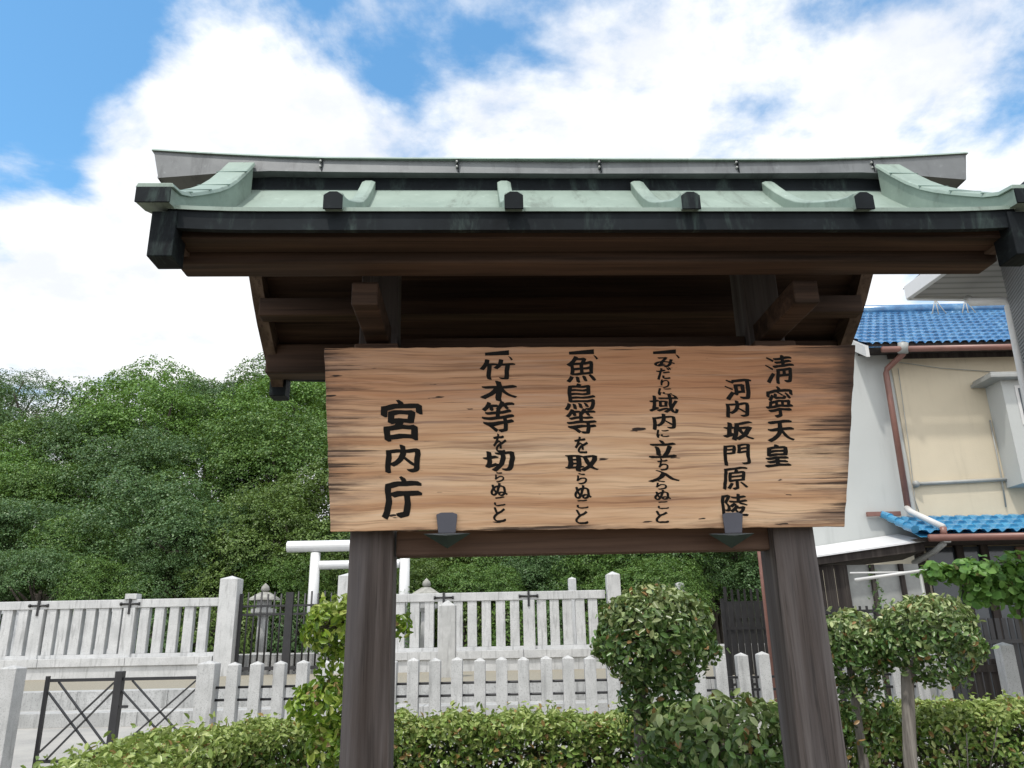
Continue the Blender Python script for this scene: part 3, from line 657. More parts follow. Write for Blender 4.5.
hedge('hedge', [(-1.62, 2.4), (-1.68, 3.0), (-1.75, 3.6), (-1.78, 4.2), (-1.66, 4.75), (-1.35, 5.1), (-.6, 5.25), (.9, 5.3), (1.25, 5.3)], .30, 1.125, 'low clipped hedge curving from the left corner to the dark trunk', 62000, 21, .040)
hedge('hedge', [(1.62, 5.3), (2.4, 5.3), (3.6, 5.3), (5.2, 5.3)], .30, 1.135, 'low clipped hedge at right under the ball headed shrub', 34000, 22, .040)

# ------------------------------------------------------------------ concrete picket fence near the path
FY = 10.0
def pick(x, y, w, h, dep=None, cone=.035, name='picket', parent=None, m='concrete', bev=.006):
    b = MB(); d = (dep or w) / 2; a = w / 2
    b.add([(x - a, y - d, 0), (x + a, y - d, 0), (x + a, y + d, 0), (x - a, y + d, 0), (x - a, y - d, h - cone), (x + a, y - d, h - cone), (x + a, y + d, h - cone), (x - a, y + d, h - cone), (x, y, h)],
          [(3, 2, 1, 0), (0, 1, 5, 4), (1, 2, 6, 5), (2, 3, 7, 6), (3, 0, 4, 7), (4, 5, 8), (5, 6, 8), (6, 7, 8), (7, 4, 8)])
    o = b.build(name, M[m], parent, bev); return o
def fx(px, py=690): return at(px, py, FY).x
pf = empty('picket_fence', (fx(210), FY, 0), 'pale concrete picket fence with two thin rails behind the hedge', 'fence')
ox = fx(210)
rr = random.Random(5)
pxs = [232.5, 255.5, 279, 302, 324, 347, 369, 391, 413, 435, 457, 480, 502, 524, 547, 569, 591, 613, 635, 656.5, 678.5, 700, 722, 744.5, 766, 788, 809, 831, 853, 876, 899, 922, 944]
for px in pxs: pick(fx(px) - ox, 0, .135, 1.35 + rr.uniform(-.012, .008), parent=pf)
pick(fx(207) - ox, 0, .21, 1.37, name='end_post', parent=pf)
for z in (.62, .92, 1.06): b = MB(); b.tube([(.0, .0, z), (fx(944) - ox, .0, z)], .015, 8); b.build('rail', M['black_iron'], pf)
pf2 = empty('picket_fence', (fx(27), FY, 0), 'pale concrete gate post and pickets at the left edge of the photo', 'fence')
o2 = fx(27)
pick(0, -.35, .215, 1.37, name='end_post', parent=pf2)
pick(fx(3) - o2 - .02, -.35, .19, 1.34, parent=pf2); pick(fx(-22) - o2, -.35, .15, 1.34, parent=pf2); pick(fx(-50) - o2, -.35, .15, 1.34, parent=pf2)
for z in (.62, .92, 1.06): b = MB(); b.tube([(fx(-50) - o2, -.35, z), (0, -.35, z)], .015, 8); b.build('rail', M['black_iron'], pf2)

# black double gate between the posts
GY = FY - .05
x0, x1 = at(88 / 2.56, 600, GY).x, 0
gx0 = at(41, 725, GY).x; gxm = at(114, 725, GY).x; gx1 = at(195, 725, GY).x
gt = empty('low_gate', (gx0, GY, 0), 'low black iron double gate with crossed diagonal bars', 'gate')
def zz_at(px, py, Y): return at(px, py, Y).z
gzt = 1.18; gzb = at(70, 761, GY).z
for lx0, lx1 in ((gx0, gxm - .02), (gxm + .02, gx1)):
    a0, a1 = lx0 - gx0, lx1 - gx0
    b = MB(); b.beam((a0, 0, gzt), (a1, 0, gzt), .035, .035); b.beam((a0, 0, gzb), (a1, 0, gzb), .035, .035)
    b.box(a0 - .02, a0 + .02, -.02, .02, .03, gzt + .05); b.box(a1 - .02, a1 + .02, -.02, .02, .03, gzt + .05)
    leaf = b.build('gate_leaf', M['black_iron'], gt)
    b = MB()
    for dy, sgn in ((-.012, 1), (.012, -1)):
        for off in (-.055, .055):
            if sgn > 0: b.beam((a0 + .02, dy, gzb + .03 + (off if off > 0 else 0)), (a1 - .02 + (off if off < 0 else 0), dy, gzt - .02 + min(0, 0)), .012, .042, (0, 1, 0)) if off > 0 else b.beam((a0 + .02 + .11, dy, gzb + .02), (a1 - .02, dy, gzt - .12), .012, .042, (0, 1, 0))
            else: b.beam((a0 + .02, dy, gzt - .02 - (.11 if off < 0 else 0)), (a1 - .02 - (.11 if off < 0 else 0), dy, gzb + .02 ), .012, .042, (0, 1, 0)) if off < 0 else b.beam((a0 + .13, dy, gzt - .02), (a1 - .02, dy, gzb + .12), .012, .042, (0, 1, 0))
    b.build('cross_bars', M['black_iron'], leaf)
b = MB(); b.box(gxm - gx0 - .045, gxm - gx0 + .045, -.045, .045, .0, gzt + .09); b.build('centre_post', M['black_iron'], gt, .004)
b = MB(); b.box(gxm - gx0 + .05, gxm - gx0 + .15, -.03, -.018, .86, .89); b.build('latch', M['black_iron'], gt)

# ------------------------------------------------------------------ stone fence on the terrace
TY = 23.9
def tx(px, py=620, Y=TY): return at(px, py, Y).x
ZB = .625; ZW = 1.18                       # terrace level, top of base wall
def base_wall(xa, xb, Y, name_parent, depth=.55):
    b = MB(); n = max(1, int((xb - xa) / 2.1)); L = (xb - xa) / n
    for i in range(n): b.box(xa + i * L + .006, xa + (i + 1) * L - .006, Y - .28, Y + .28, .95, ZW)
    b.box(xa + .01, xb - .01, Y - .22, Y + .24, ZB - .02, .949)
    return b.build('coping', M['granite'], name_parent, .012)
def stone_fence(name, xa, xb, posts, nb, label, Y=TY, big=(), ztop=2.80):
    e = empty(name, (xa, Y, 0), label, 'fence', 'white stone fences on the terrace')
    base_wall(0, xb - xa, 0, e)
    b = MB(); b.box(0, xb - xa, -.11, .11, ZW, ZW + .10); b.build('foot_rail', M['granite'], e, .008)
    b = MB(); b.box(0, xb - xa, -.13, .13, ztop - .24, ztop); b.build('top_rail', M['granite'], e, .015)
    edges = [xa] + list(posts) + [xb]
    for p_ in posts:
        b = MB(); x = p_ - xa; h = ztop + (.16 if p_ in big else -.235)
        b.box(x - .17, x + .17, -.155, .155, ZW + .0, ztop - .241)
        if p_ in big: b.box(x - .17, x + .17, -.17, .17, ztop + .001, ztop + .16)
        b.build('fence_post', M['granite'], e, .01)
        b = MB(); b.tube([(x - .27, -.15, ztop - .13), (x + .27, -.15, ztop - .13)], .028, 8); b.tube([(x - .29, -.15, ztop - .13), (x - .24, -.15, ztop - .13)], .048, 8); b.tube([(x + .24, -.15, ztop - .13), (x + .29, -.15, ztop - .13)], .048, 8)
        b.box(x - .03, x + .03, -.185, -.125, ztop - .42, ztop + .02); b.build('iron_cramp', M['black_iron'], e)
    for a0, a1, k in zip(edges, edges[1:], nb):
        for i in range(k):
            x = a0 + (a1 - a0) * (i + 1) / (k + 1) - xa; b = MB(); b.box(x - .135, x + .135, -.10, .10, ZW + .101, ztop - .241); b.build('baluster', M['granite'], e, .01)
    return e
pxP = (39, 130.5)
stone_fence('stone_fence', tx(-120), tx(219), [tx(-52), tx(39.5), tx(130.5)], [4, 5, 6, 5], 'long white stone balustrade left of the tall gate pillar', big=(tx(130.5),))
stone_fence('stone_fence', tx(357), tx(606), [tx(444), tx(529)], [5, 5, 5], 'white stone balustrade seen between the two posts of the notice board')
# second fence behind, running back from the left
e = empty('stone_fence', (tx(-150, Y=27), 27.0, 0), 'rear white stone balustrade glimpsed through the gaps of the front one at left', 'fence', 'white stone fences on the terrace')
xa, xb = tx(-150, Y=27), tx(133, Y=27)
b = MB(); b.box(0, xb - xa, -.1, .1, 2.57, 2.77); b.build('top_rail', M['granite'], e, .01)
b = MB(); b.box(0, xb - xa, -.2, .2, 1.17, 1.4); b.build('coping', M['granite'], e, .01)
for i in range(int((xb - xa) / .42)):
    b = MB(); x = .2 + i * .42; b.box(x - .12, x + .12, -.08, .08, 1.401, 2.569); b.build('baluster', M['granite'], e)
def pillar(px, py, Y, w, z0, z1, label, name='stone_pillar', m='granite', cone=.1):
    x = at(px, py, Y).x; e = bpy.data.objects
    b = MB(); a = w / 2; b.add([(-a, -a, z0), (a, -a, z0), (a, a, z0), (-a, a, z0), (-a, -a, z1 - cone), (a, -a, z1 - cone), (a, a, z1 - cone), (-a, a, z1 - cone), (0, 0, z1)],
          [(3, 2, 1, 0), (0, 1, 5, 4), (1, 2, 6, 5), (2, 3, 7, 6), (3, 0, 4, 7), (4, 5, 8), (5, 6, 8), (6, 7, 8), (7, 4, 8)])
    o = b.build(name, M[m], None, .012); o.location = (x, Y, 0); return tag(o, label, 'pillar', 'tall white stone pillars of the terrace fence')
pillar(228.5, 620, TY - .05, .52, ZB - .01, at(228, 576, TY).z, 'tall white stone gate pillar left of the black double gate')
pillar(347, 620, TY - .05, .52, ZB - .01, at(347, 573, TY).z, 'white stone gate pillar beside the left post of the notice board')
pillar(615, 620, TY + .1, .40, ZB - .01, at(615, 571, TY).z, 'white stone end pillar just left of the round headed shrub')
pillar(573.5, 620, 26.5, .26, 1.15, at(573, 577, 26.5).z, 'slim white stone pillar rising behind the balustrade', cone=.06)
pillar(682, 620, 26.8, .28, .5, at(682, 582, 26.8).z, 'small white stone pillar peeping over the round headed shrub', cone=.05)
pillar(447.5, 630, 20.6, .42, ZB - .01, at(447, 600, 20.6).z, 'short thick stone post with pyramid top standing in front of the balustrade', m='concrete', cone=.14)
# plinth behind the gate and planting level inside
b = MB(); b.box(-34, 11.0, 24.3, 27.8, .3, 1.165); o = b.build('inner_terrace', M['granite_step']); o['kind'] = 'structure'
# black double gate of the tomb
GX0, GX1 = tx(240), tx(337)
tg = empty('iron_gate', (GX0, TY, 0), 'tall black iron bar gate with two leaves between the white stone pillars', 'gate')
gtop = at(285, 593, TY).z; wd = GX1 - GX0
for k in range(2):
    a0, a1 = (0, wd / 2 - .06) if k == 0 else (wd / 2 + .06, wd)
    b = MB()
    for z, h in ((gtop - .60, .06), (gtop - .36, .055), (ZB + .18, .10)): b.box(a0, a1, -.03, .03, z - h / 2, z + h / 2)
    b.box(a0 - .04, a0 + .04, -.04, .04, ZB + .05, gtop + .0); b.box(a1 - .04, a1 + .04, -.04, .04, ZB + .05, gtop)
    fr_o = b.build('gate_leaf', M['black_iron'], tg)
    b = MB()
    for i in range(1, 7): x = a0 + (a1 - a0) * i / 7; b.tube([(x, 0, ZB + .1), (x, 0, gtop - .02 + .06 * (i % 2))], .028, 6)
    b.build('bars', M['black_iron'], fr_o)
b = MB(); b.box(wd / 2 - .11, wd / 2 + .11, -.06, .06, ZB + .02, gtop + .02); b.build('lock_stile', M['black_iron'], tg)
# stone lanterns
def lantern(px, Y, ztop, z0, label, sc=1.0):
    x = at(px, 620, Y).x; e = empty('stone_lantern', (x, Y, z0), label, 'stone lantern', 'old stone lanterns inside the fence'); H = ztop - z0
    def P(name, prof, n): b = MB(); b.lathe(0, 0, [(r * H, z * H) for r, z in prof], n, n > 8); return b.build(name, M['old_stone'] if 'roof' in name or 'finial' in name else M['granite_step'], e)
    P('base', [(.20, 0), (.20, .06), (.12, .10)], 6); P('shaft', [(.075, .10), (.07, .56)], 14); P('platform', [(.08, .561), (.17, .61), (.17, .66)], 6)
    P('fire_box', [(.10, .661), (.10, .77)], 6); P('lantern_roof', [(.215, .771), (.20, .80), (.07, .875)], 6); P('finial', [(.035, .876), (.06, .91), (.05, .95), (.0, 1.0)], 12)
    return e
lantern(263, 25.6, at(263, 583, 25.6).z, .986, 'grey stone lantern behind the black iron bar gate')
lantern(426, 26.4, at(426, 578, 26.4).z, .986, 'grey stone lantern behind the balustrade right of the left post')
# torii
TOY = 26.9
def X(px): return at(px, 600, TOY).x
tr_ = empty('torii_gate', (X(355), TOY, 1.165), 'plain white torii gate standing behind the black iron gate', 'torii'); tx0 = X(355)
for px in (313, 404):
    b = MB(); b.lathe(X(px) - tx0, 0, [(.19, 0), (.165, at(355, 552, TOY).z - 1.165)], 20); b.build('column', M['white_metal'], tr_)
zk = at(355, 545.5, TOY).z - 1.165; zn = at(355, 564.5, TOY).z - 1.165
b = MB(); b.tube([(X(284) - tx0, 0, zk), (X(428) - tx0, 0, zk)], .19, 20, False); o = b.build('top_beam', M['white_metal'], tr_); 
b = MB(); b.tube([(X(318) - tx0 + .0, 0, zn), (X(399) - tx0, 0, zn)], .145, 18, False); b.build('tie_beam', M['white_metal'], tr_)

# ------------------------------------------------------------------ green things inside the fence
def bush(name, x, y, z0, rx, ry, h, label, m, seed, n=2600, size=.11, grp='shrubs growing inside the stone fence'):
    e = empty(name, (x, y, z0), label, 'shrub', grp); r = np.random.default_rng(seed)
    d = sph(r, n); d[:, 2] = np.abs(d[:, 2]); rad = 1 - np.abs(r.normal(0, .15, n)); lump = 1 + .12 * np.sin(d[:, 0] * 5 + seed) + .10 * np.sin(d[:, 2] * 6 + d[:, 1] * 5)
    p = d * (rad * lump)[:, None] * np.array([rx, ry, h]); leaf_mesh('foliage', p, d, size, m, e, np.clip(d[:, 2], 0, 1) * r.uniform(0, 1, n) * .8, six=False, seed=seed)
    b = MB()
    for k in range(7): a = k * .9; b.tube([(0, 0, 0), (math.cos(a) * rx * .3, math.sin(a) * ry * .3, h * .4), (math.cos(a) * rx * .7, math.sin(a) * ry * .7, h * .75)], [.04, .03, .01], 5)
    b.build('stems', M['bark'], e); return e
for i, (px, py_top, w, mi, lb) in enumerate([
    (205, 598, 1.3, 2, 'yellowish shrub behind the balusters just left of the tall gate pillar'),
    (165, 610, 1.2, 1, 'dark shrub behind the balusters near the left fence post'),
    (247, 600, .8, 2, 'yellow green shrub squeezed between the gate pillar and the lantern'),
    (291, 603, 1.2, 1, 'dark shrub behind the left leaf of the black iron gate'),
    (333, 600, 1.1, 0, 'green shrub behind the right leaf of the black iron gate'),
    (408, 597, .9, 1, 'dark shrub at the left end of the middle balustrade'),
    (466, 596, 1.4, 2, 'light green shrub behind the balustrade right of the short stone post'),
    (512, 600, 1.2, 0, 'green shrub behind the iron cramp of the middle balustrade'),
    (555, 602, 1.2, 1, 'dark green shrub behind the right part of the balustrade'),
    (600, 606, 1.0, 0, 'green shrub behind the white end pillar')]):
    Y = 27.35; q = at(px, py_top, Y)
    bush('shrub', q.x, Y, 1.15, w, .8, q.z - 1.15, lb, M['leaf_wood'][mi], 40 + i)

# ------------------------------------------------------------------ wooded hill
m, t, b_ = mat('forest_floor', 1.0); t.links.new(ramp(t, noise(t, coords(t), .8, 6, .7), [(.3, (.018, .025, .010)), (.7, (.05, .055, .025))]), b_.inputs['Base Color']); M['forest_floor'] = m
b = MB(); nx, ny = 40, 16; vs = []
for j in range(ny + 1):
    y = 28 + j * 3.2
    for i in range(nx + 1):
        x = -60 + i * 2.6; k = min(1, max(0, (y - 29) / 26)); g = max(0, 1 - max(0, (x - 8) / 28)); vs.append((x, y, (.3 if j else -.5) + 9.0 * k * k * (3 - 2 * k) * g + .3 * math.sin(x * .5 + y * .3) * k))
b.add(vs, [(j * (nx + 1) + i, j * (nx + 1) + i + 1, (j + 1) * (nx + 1) + i + 1, (j + 1) * (nx + 1) + i) for j in range(ny) for i in range(nx)], True)
o = b.build('hill', M['forest_floor']); o['kind'] = 'structure'
def hill_z(x, y): k = min(1, max(0, (y - 29) / 26)); g = max(0, 1 - max(0, (x - 8) / 28)); return .3 + 9.0 * k * k * (3 - 2 * k) * g
def crown_mesh(seed, m, R=1.0, H=.8, nsub=62, per=300, size=.030, sparse=1.0):
    r = np.random.default_rng(seed); cs, ns, tn = [], [], []
    d0 = sph(r, nsub * 3); d0 = d0[d0[:, 2] > -.55][:nsub]
    for d in d0:
        sr = r.uniform(.20, .36); c = d * np.array([R, R, H]) * r.uniform(.60, .95); lit = r.uniform(.3, 1)
        kt = int(46 * (sr / .28) ** 2 * sparse); q = sph(r, kt * 2); q = q[(q @ (d * .6 + np.array([0, 0, .6]))) > -.15][:kt]
        for tq in q:                                   # flat sprays of leaves in tiers on every bough
            tr = r.uniform(.035, .085); nl_ = int(6 + 90 * tr); a = sph(r, nl_); a *= (r.uniform(0, 1, nl_) ** .5)[:, None]
            tn_ = tq * .7 + np.array([0, 0, .8]); tn_ /= np.linalg.norm(tn_); a -= tn_ * (a @ tn_)[:, None] * .72
            a[:, 2] -= (a[:, 0] ** 2 + a[:, 1] ** 2) * .35
            p = c + tq * sr * (1 - abs(r.normal(0, .16))) * np.array([1.15, 1.15, .8]) + a * tr * 1.35
            cs.append(p); ns.append(np.tile(tn_, (nl_, 1)) + a * .5); tn.append(np.clip(.5 + a[:, 2] * .6, 0, 1) * r.uniform(0, 1) * lit * np.clip(tq[2] + .5, .2, 1))  # paler tint on spray tops paints highlights into the leaf colour
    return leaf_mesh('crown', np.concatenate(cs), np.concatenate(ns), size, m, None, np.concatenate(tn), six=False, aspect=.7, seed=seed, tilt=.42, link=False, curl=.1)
crowns = [crown_mesh(100, M['leaf_wood'][0]), crown_mesh(101, M['leaf_wood'][1], H=.9), crown_mesh(102, M['leaf_wood'][2], R=.9, H=1.05, nsub=70), crown_mesh(103, M['leaf_wood'][3], H=.75),
          crown_mesh(104, M['leaf_wood'][0], H=1.0, nsub=72), crown_mesh(105, M['leaf_wood'][1], H=.75), crown_mesh(106, M['leaf_wood'][1], H=.9, nsub=46, per=200, sparse=.6)]
def trunk_mesh(seed):
    r = random.Random(seed); b = MB(); b.tube([(0, 0, -1.6), (.05, .02, -.8), (.0, .05, 0)], [.11, .085, .06], 8)
    for k in range(7):
        a = k * .9 + r.random(); e_ = r.uniform(.4, .75); b.tube([(0, 0, -.7 + .08 * k), (math.cos(a) * e_ * .5, math.sin(a) * e_ * .5, -.25 + .05 * k), (math.cos(a) * e_, math.sin(a) * e_, r.uniform(0, .4))], [.045, .03, .012], 6)
    me = bpy.data.meshes.new('trunk'); me.from_pydata(b.v, [], b.f); me.materials.append(M['bark']); return me
trunks = [trunk_mesh(1), trunk_mesh(2)]
# rows: (distance, [(px centre, py top, crown radius m, crown kind)])
KIND = ['leafy mid green', 'dark blue green', 'yellowish olive', 'bright green', 'bushy mid green', 'dark spreading', 'thin open crowned']
rows = [('lowest', 29.6, [(-10, 558, 1.9, 1), (48, 552, 2.0, 5), (112, 560, 1.9, 0), (170, 556, 1.9, 1), (232, 553, 1.9, 2), (290, 560, 1.8, 0), (345, 556, 1.8, 2), (415, 560, 1.9, 2), (470, 562, 1.9, 0), (530, 560, 1.9, 1), (590, 562, 1.8, 0), (650, 556, 1.9, 0), (710, 558, 1.9, 5)]),
        ('front', 31.5, [(-40, 500, 3.0, 1), (25, 505, 2.8, 5), (95, 520, 2.6, 0), (150, 480, 3.1, 1), (205, 505, 2.7, 5), (262, 495, 2.8, 2), (318, 470, 3.2, 2), (372, 500, 2.8, 1), (430, 520, 2.6, 2), (490, 515, 2.6, 0),
                       (545, 510, 2.7, 1), (600, 515, 2.6, 4), (655, 512, 2.7, 0), (712, 505, 2.9, 5), (768, 512, 2.9, 1)]),
        ('middle', 37.5, [(-60, 440, 3.8, 4), (12, 455, 3.2, 3), (70, 465, 3.2, 0), (125, 450, 3.3, 1), (180, 437, 3.5, 1), (238, 425, 3.6, 4), (300, 415, 3.7, 4), (360, 430, 3.6, 0), (430, 450, 3.6, 0), (510, 455, 3.6, 1), (590, 460, 3.6, 0), (665, 470, 3.6, 4), (735, 480, 3.4, 0)]),
        ('upper', 44.5, [(-30, 400, 4.2, 1), (40, 420, 3.8, 0), (105, 415, 3.8, 5), (165, 392, 4.0, 3), (232, 402, 3.6, 0), (300, 382, 4.3, 3), (375, 390, 4.2, 0), (470, 420, 4.3, 1), (570, 430, 4.3, 0)]),
        ('skyline', 52, [(-45, 365, 4.6, 5), (8, 374, 3.0, 6), (52, 378, 3.4, 6), (150, 372.5, 5.4, 3), (215, 386, 3.6, 5), (292, 366, 5.0, 0), (345, 352, 5.0, 3), (440, 385, 5, 0)])]
for rname, Y, lst in rows:
    nth = 0
    for (px, pyt, R, k) in lst:
        Yj = Y + random.uniform(-1.2, 1.2); q = at(px, pyt, Yj); x = q.x
        gz_ = hill_z(x, Yj); H = {0: .8, 1: .9, 2: 1.05, 3: .75, 4: 1.0, 5: .75, 6: .9}[k]; cz = q.z - R * H * .97
        word = ['first', 'second', 'third', 'fourth', 'fifth', 'sixth', 'seventh', 'eighth', 'ninth', 'tenth', 'eleventh', 'twelfth', 'thirteenth', 'fourteenth', 'fifteenth'][nth]; nth += 1
        e = empty('broadleaf_tree', (x, Yj, gz_), '%s tree, %s from the left in the %s row of the wooded hill' % (KIND[k], word, rname), 'tree', 'trees of the wooded hill')
        cr_ = bpy.data.objects.new('crown', crowns[k]); C.objects.link(cr_); cr_.parent = e; cr_.location = (0, 0, cz - gz_); cr_.scale = (R, R, R); cr_.rotation_euler = (0, 0, random.uniform(0, 6.28))
        tk_ = bpy.data.objects.new('trunk', trunks[nth % 2]); C.objects.link(tk_); tk_.parent = e; hh = cz - gz_; tk_.location = (0, 0, hh); tk_.scale = (R, R, max(R * .6, hh / 1.55)); tk_.rotation_euler = (0, 0, random.uniform(0, 6))

# ------------------------------------------------------------------ yellow house with blue tiled roofs
HY = 13.0
def stucco(name, c, var=.12):
    m, t, b = mat(name, .92); v = coords(t)
    col = ramp(t, noise(t, v, .9, 6, .6), [(.3, tuple(x * (1 - var) for x in c)), (.7, c)])
    col = mixc(t, M2(t, 'MULTIPLY', smooth(t, noise(t, coords(t, (3, 3, .35)), 1.2, 7, .7), .5, .8), .45), col, tuple(x * .6 for x in c))
    t.links.new(col, b.inputs['Base Color']); bump(t, b, noise(t, v, 50, 4, .6), .3, .006); return m
M['stucco_yellow'] = stucco('stucco_yellow', (.60, .53, .40)); M['stucco_white'] = stucco('stucco_white', (.47, .49, .48), .06)
m, t, b_ = mat('blue_tile', .22, spec=.6); g = noise(t, coords(t), 4, 5, .7)
t.links.new(ramp(t, g, [(.3, (.022, .085, .20)), (.5, (.045, .16, .33)), (.75, (.17, .32, .46))]), b_.inputs['Base Color']); M['tile'] = m
m, t, b_ = mat('blue_tile_new', .22, spec=.6); g = noise(t, coords(t), 4, 5, .7)
t.links.new(ramp(t, g, [(.3, (.02, .14, .30)), (.7, (.06, .30, .50))]), b_.inputs['Base Color']); M['tile_new'] = m
hx = at(903, 430, HY).x; wx0 = at(815, 553, HY).x
eave_z = at(950, 346, HY).z
house = empty('house', (hx, HY, 0), 'two storey cream stucco house with blue tiled roofs and brown downpipe', 'house')
def tiled_roof(x0, x1, y0, z0, y1, z1, tw, rows_, name, m, parent, amp=.035, step=.03):
    b = MB(); n = int((x1 - x0) / tw) * 8; vs = []; fs = []
    for r_ in range(rows_):
        for e_ in (0, 1):
            k = (r_ + e_) / rows_; y = y0 + (y1 - y0) * k; z = z0 + (z1 - z0) * k + (step if e_ == 0 else 0)
            for i in range(n + 1):
                x = x0 + (x1 - x0) * i / n; ph = (i % 8) / 8 * 2 * math.pi; w_ = math.sin(ph) * .7 + .3 * math.cos(2 * ph)
                vs.append((x, y - (.02 * w_ if e_ == 0 else 0), z + amp * w_))
    for r_ in range(2 * rows_ - 1):
        for i in range(n): a = r_ * (n + 1) + i; fs.append((a, a + 1, a + n + 2, a + n + 1))
    b.add(vs, fs, False); b.add([(x0, y0, z0 - .05), (x1, y0, z0 - .05), (x1, y1, z1 - .06), (x0, y1, z1 - .06)], [(3, 2, 1, 0)])
    # front nose
    fs = []
    o = b.build(name, m, parent); return o
Xr = 13.0
b = MB(); b.box(0, Xr - hx, 0, 8, 0, eave_z - .02); b.build('wall', M['stucco_yellow'], house)
b = MB(); b.box(wx0 - hx, -.002, .03, .30, at(850, 552, HY).z - .05, eave_z - .06); b.build('side_wall', M['stucco_white'], house, label='blank pale grey rendered wall left of the brown downpipe')
# upper roof
YR = 15.6; zr = at(950, 311, YR).z; ye = HY - .45; ze = at(950, 343, ye).z
rx0 = at(866, 343, ye).x - hx
tiled_roof(rx0, Xr - hx, ye - HY, ze, YR - HY, zr, .15, 11, 'roof', M['tile'], house, .022, .035)
b = MB(); b.tube([(rx0 - .05, YR - HY, zr + .03), (Xr - hx, YR - HY, zr + .03)], .13, 12); b.build('ridge', M['tile'], house)
b = MB(); b.hexa([(rx0 - .03, ye - HY, ze - .22), (rx0 + .03, ye - HY, ze - .22), (rx0 + .03, YR - HY, zr - .22), (rx0 - .03, YR - HY, zr - .22), (rx0 - .03, ye - HY, ze - .02), (rx0 + .03, ye - HY, ze - .02), (rx0 + .03, YR - HY, zr - .02), (rx0 - .03, YR - HY, zr - .02)]); b.build('verge_board', M['white_plastic'], house)
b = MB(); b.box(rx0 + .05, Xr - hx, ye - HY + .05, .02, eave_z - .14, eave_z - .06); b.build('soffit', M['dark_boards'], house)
b = MB(); b.tube([(at(880, 346, ye).x - hx, ye - HY - .05, ze - .11), (Xr - hx, ye - HY - .05, ze - .11)], .052, 12); b.build('gutter', M['brown_pvc'], house)
# dark strip on the wall standing in for the eave's shadow
b = MB(); b.box(at(886, 352, HY).x - hx, Xr - hx, -.03, -.001, at(950, 358, HY).z, eave_z - .145); b.build('eave_shadow_strip', M['dark_boards'], house)
# downpipe
def hp(px, py, dy=-.12): v = at(px, py, HY + dy); return (v.x - hx, dy, v.z)
b = MB(); b.tube([hp(903, 348, -.48), hp(903, 354, -.4), hp(887, 369, -.12), hp(886, 373), hp(908, 508)], .05, 12); b.build('downpipe', M['brown_pvc'], house)
b = MB(); b.tube([hp(903, 343, -.50), hp(903, 353, -.48)], .085, 10); b.build('pipe_hopper', M['grey_metal'], house)
b = MB(); b.tube([hp(907, 508), hp(911, 512, -.3), hp(943, 527, -.95)], .05, 12); b.build('downpipe', M['white_plastic'], house, label='short white slanting length of downpipe')
b = MB(); b.tube([hp(943, 527, -.95), hp(944, 537, -.95)], .05, 12); b.build('downpipe', M['brown_pvc'], house)
b = MB(); v0 = hp(945, 539, -.95); b.box(v0[0] - .06, v0[0] + .06, v0[1] - .06, v0[1] + .06, v0[2] - .06, v0[2] + .06); b.build('pipe_hopper', M['grey_metal'], house, .01)
b = MB(); b.tube([hp(944, 543, -.95), hp(935, 551, -.7), hp(914, 563, -.2)], .045, 12); b.build('downpipe', M['grey_metal'], house)
# lower roof
lz0 = at(960, 533, HY - .95).z; lz1 = at(960, 516, HY).z; lx0 = at(926, 530, HY - .95).x - hx
tiled_roof(lx0 - .1, Xr - hx, -.95, lz0, -.02, lz1, .215, 4, 'lower_roof', M['tile_new'], house, .032, .04)
# verge tiles of the lower roof
for k in range(4):
    b = MB(); f0, f1 = k / 4, (k + 1) / 4
    xa = lx0 - .18; ya, yb = -.98 + .95 * f0, -.98 + .95 * f1 + .03; za, zb_ = lz0 + (lz1 - lz0) * f0 + .05, lz0 + (lz1 - lz0) * f1 + .05
    b.tube([(xa, ya, za + .015), (xa, yb, zb_)], .060, 12, False); b.build('verge_tile', M['tile_new'], house)
b = MB(); b.tube([(lx0, -1.0, lz0 - .07), (Xr - hx, -1.0, lz0 - .07)], .055, 10); b.build('gutter', M['brown_pvc'], house)
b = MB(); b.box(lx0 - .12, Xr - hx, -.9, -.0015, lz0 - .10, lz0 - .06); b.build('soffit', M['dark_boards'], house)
b = MB(); b.box(lx0 - .45, lx0 + .1, -.06, -.002, lz1 + .02, lz1 + .09); b.build('flashing', M['brown_pvc'], house)
# bay window on the right, conduits
bx0, bz1, bz0 = hp(989, 386)[0], hp(995, 386)[2], hp(1000, 487)[2]
b = MB(); b.box(bx0, Xr - hx - 2, -.45, -.002, bz0, bz1); bay = b.build('bay_window', M['stucco_white'], house)
b = MB(); b.box(bx0 - .25, Xr - hx - 1.9, -.62, -.002, bz1 + .002, bz1 + .06); b.box(bx0 - .2, Xr - hx - 1.9, -.55, -.002, bz1 + .061, bz1 + .12); b.build('bay_roof', M['grey_metal'], bay, .01)
gx = hp(1017, 400, -.45)[0]
b = MB(); b.box(gx, gx + 1.4, -.462, -.451, hp(1017, 425, -.45)[2], bz1 - .1); fr2 = b.build('window', M['white_plastic'], bay)
b = MB(); b.box(gx + .05, gx + 1.35, -.468, -.463, hp(1017, 425, -.45)[2] + .05, bz1 - .15); b.build('pane', M['glass'], fr2)
b = MB(); b.tube([hp(916, 484, -.04), hp(1030, 478, -.04)], .03, 8); b.build('conduit', M['grey_metal'], house)
b = MB(); b.tube([hp(916, 484, -.09), hp(916, 484, -.002)], .06, 10); b.build('conduit_box', M['grey_metal'], house)
b = MB(); b.tube([hp(897, 362, -.03), hp(940, 368, -.03), hp(1024, 374, -.03)], .006, 6); b.tube([hp(898, 368, -.03), hp(908, 440, -.03), hp(915, 500, -.03), hp(919, 512, -.03)], .006, 6)
b.tube([hp(990, 420, -.03), hp(1001, 475, -.03), hp(1006, 507, -.03)], .012, 6); b.build('cable', M['grey_metal'], house)
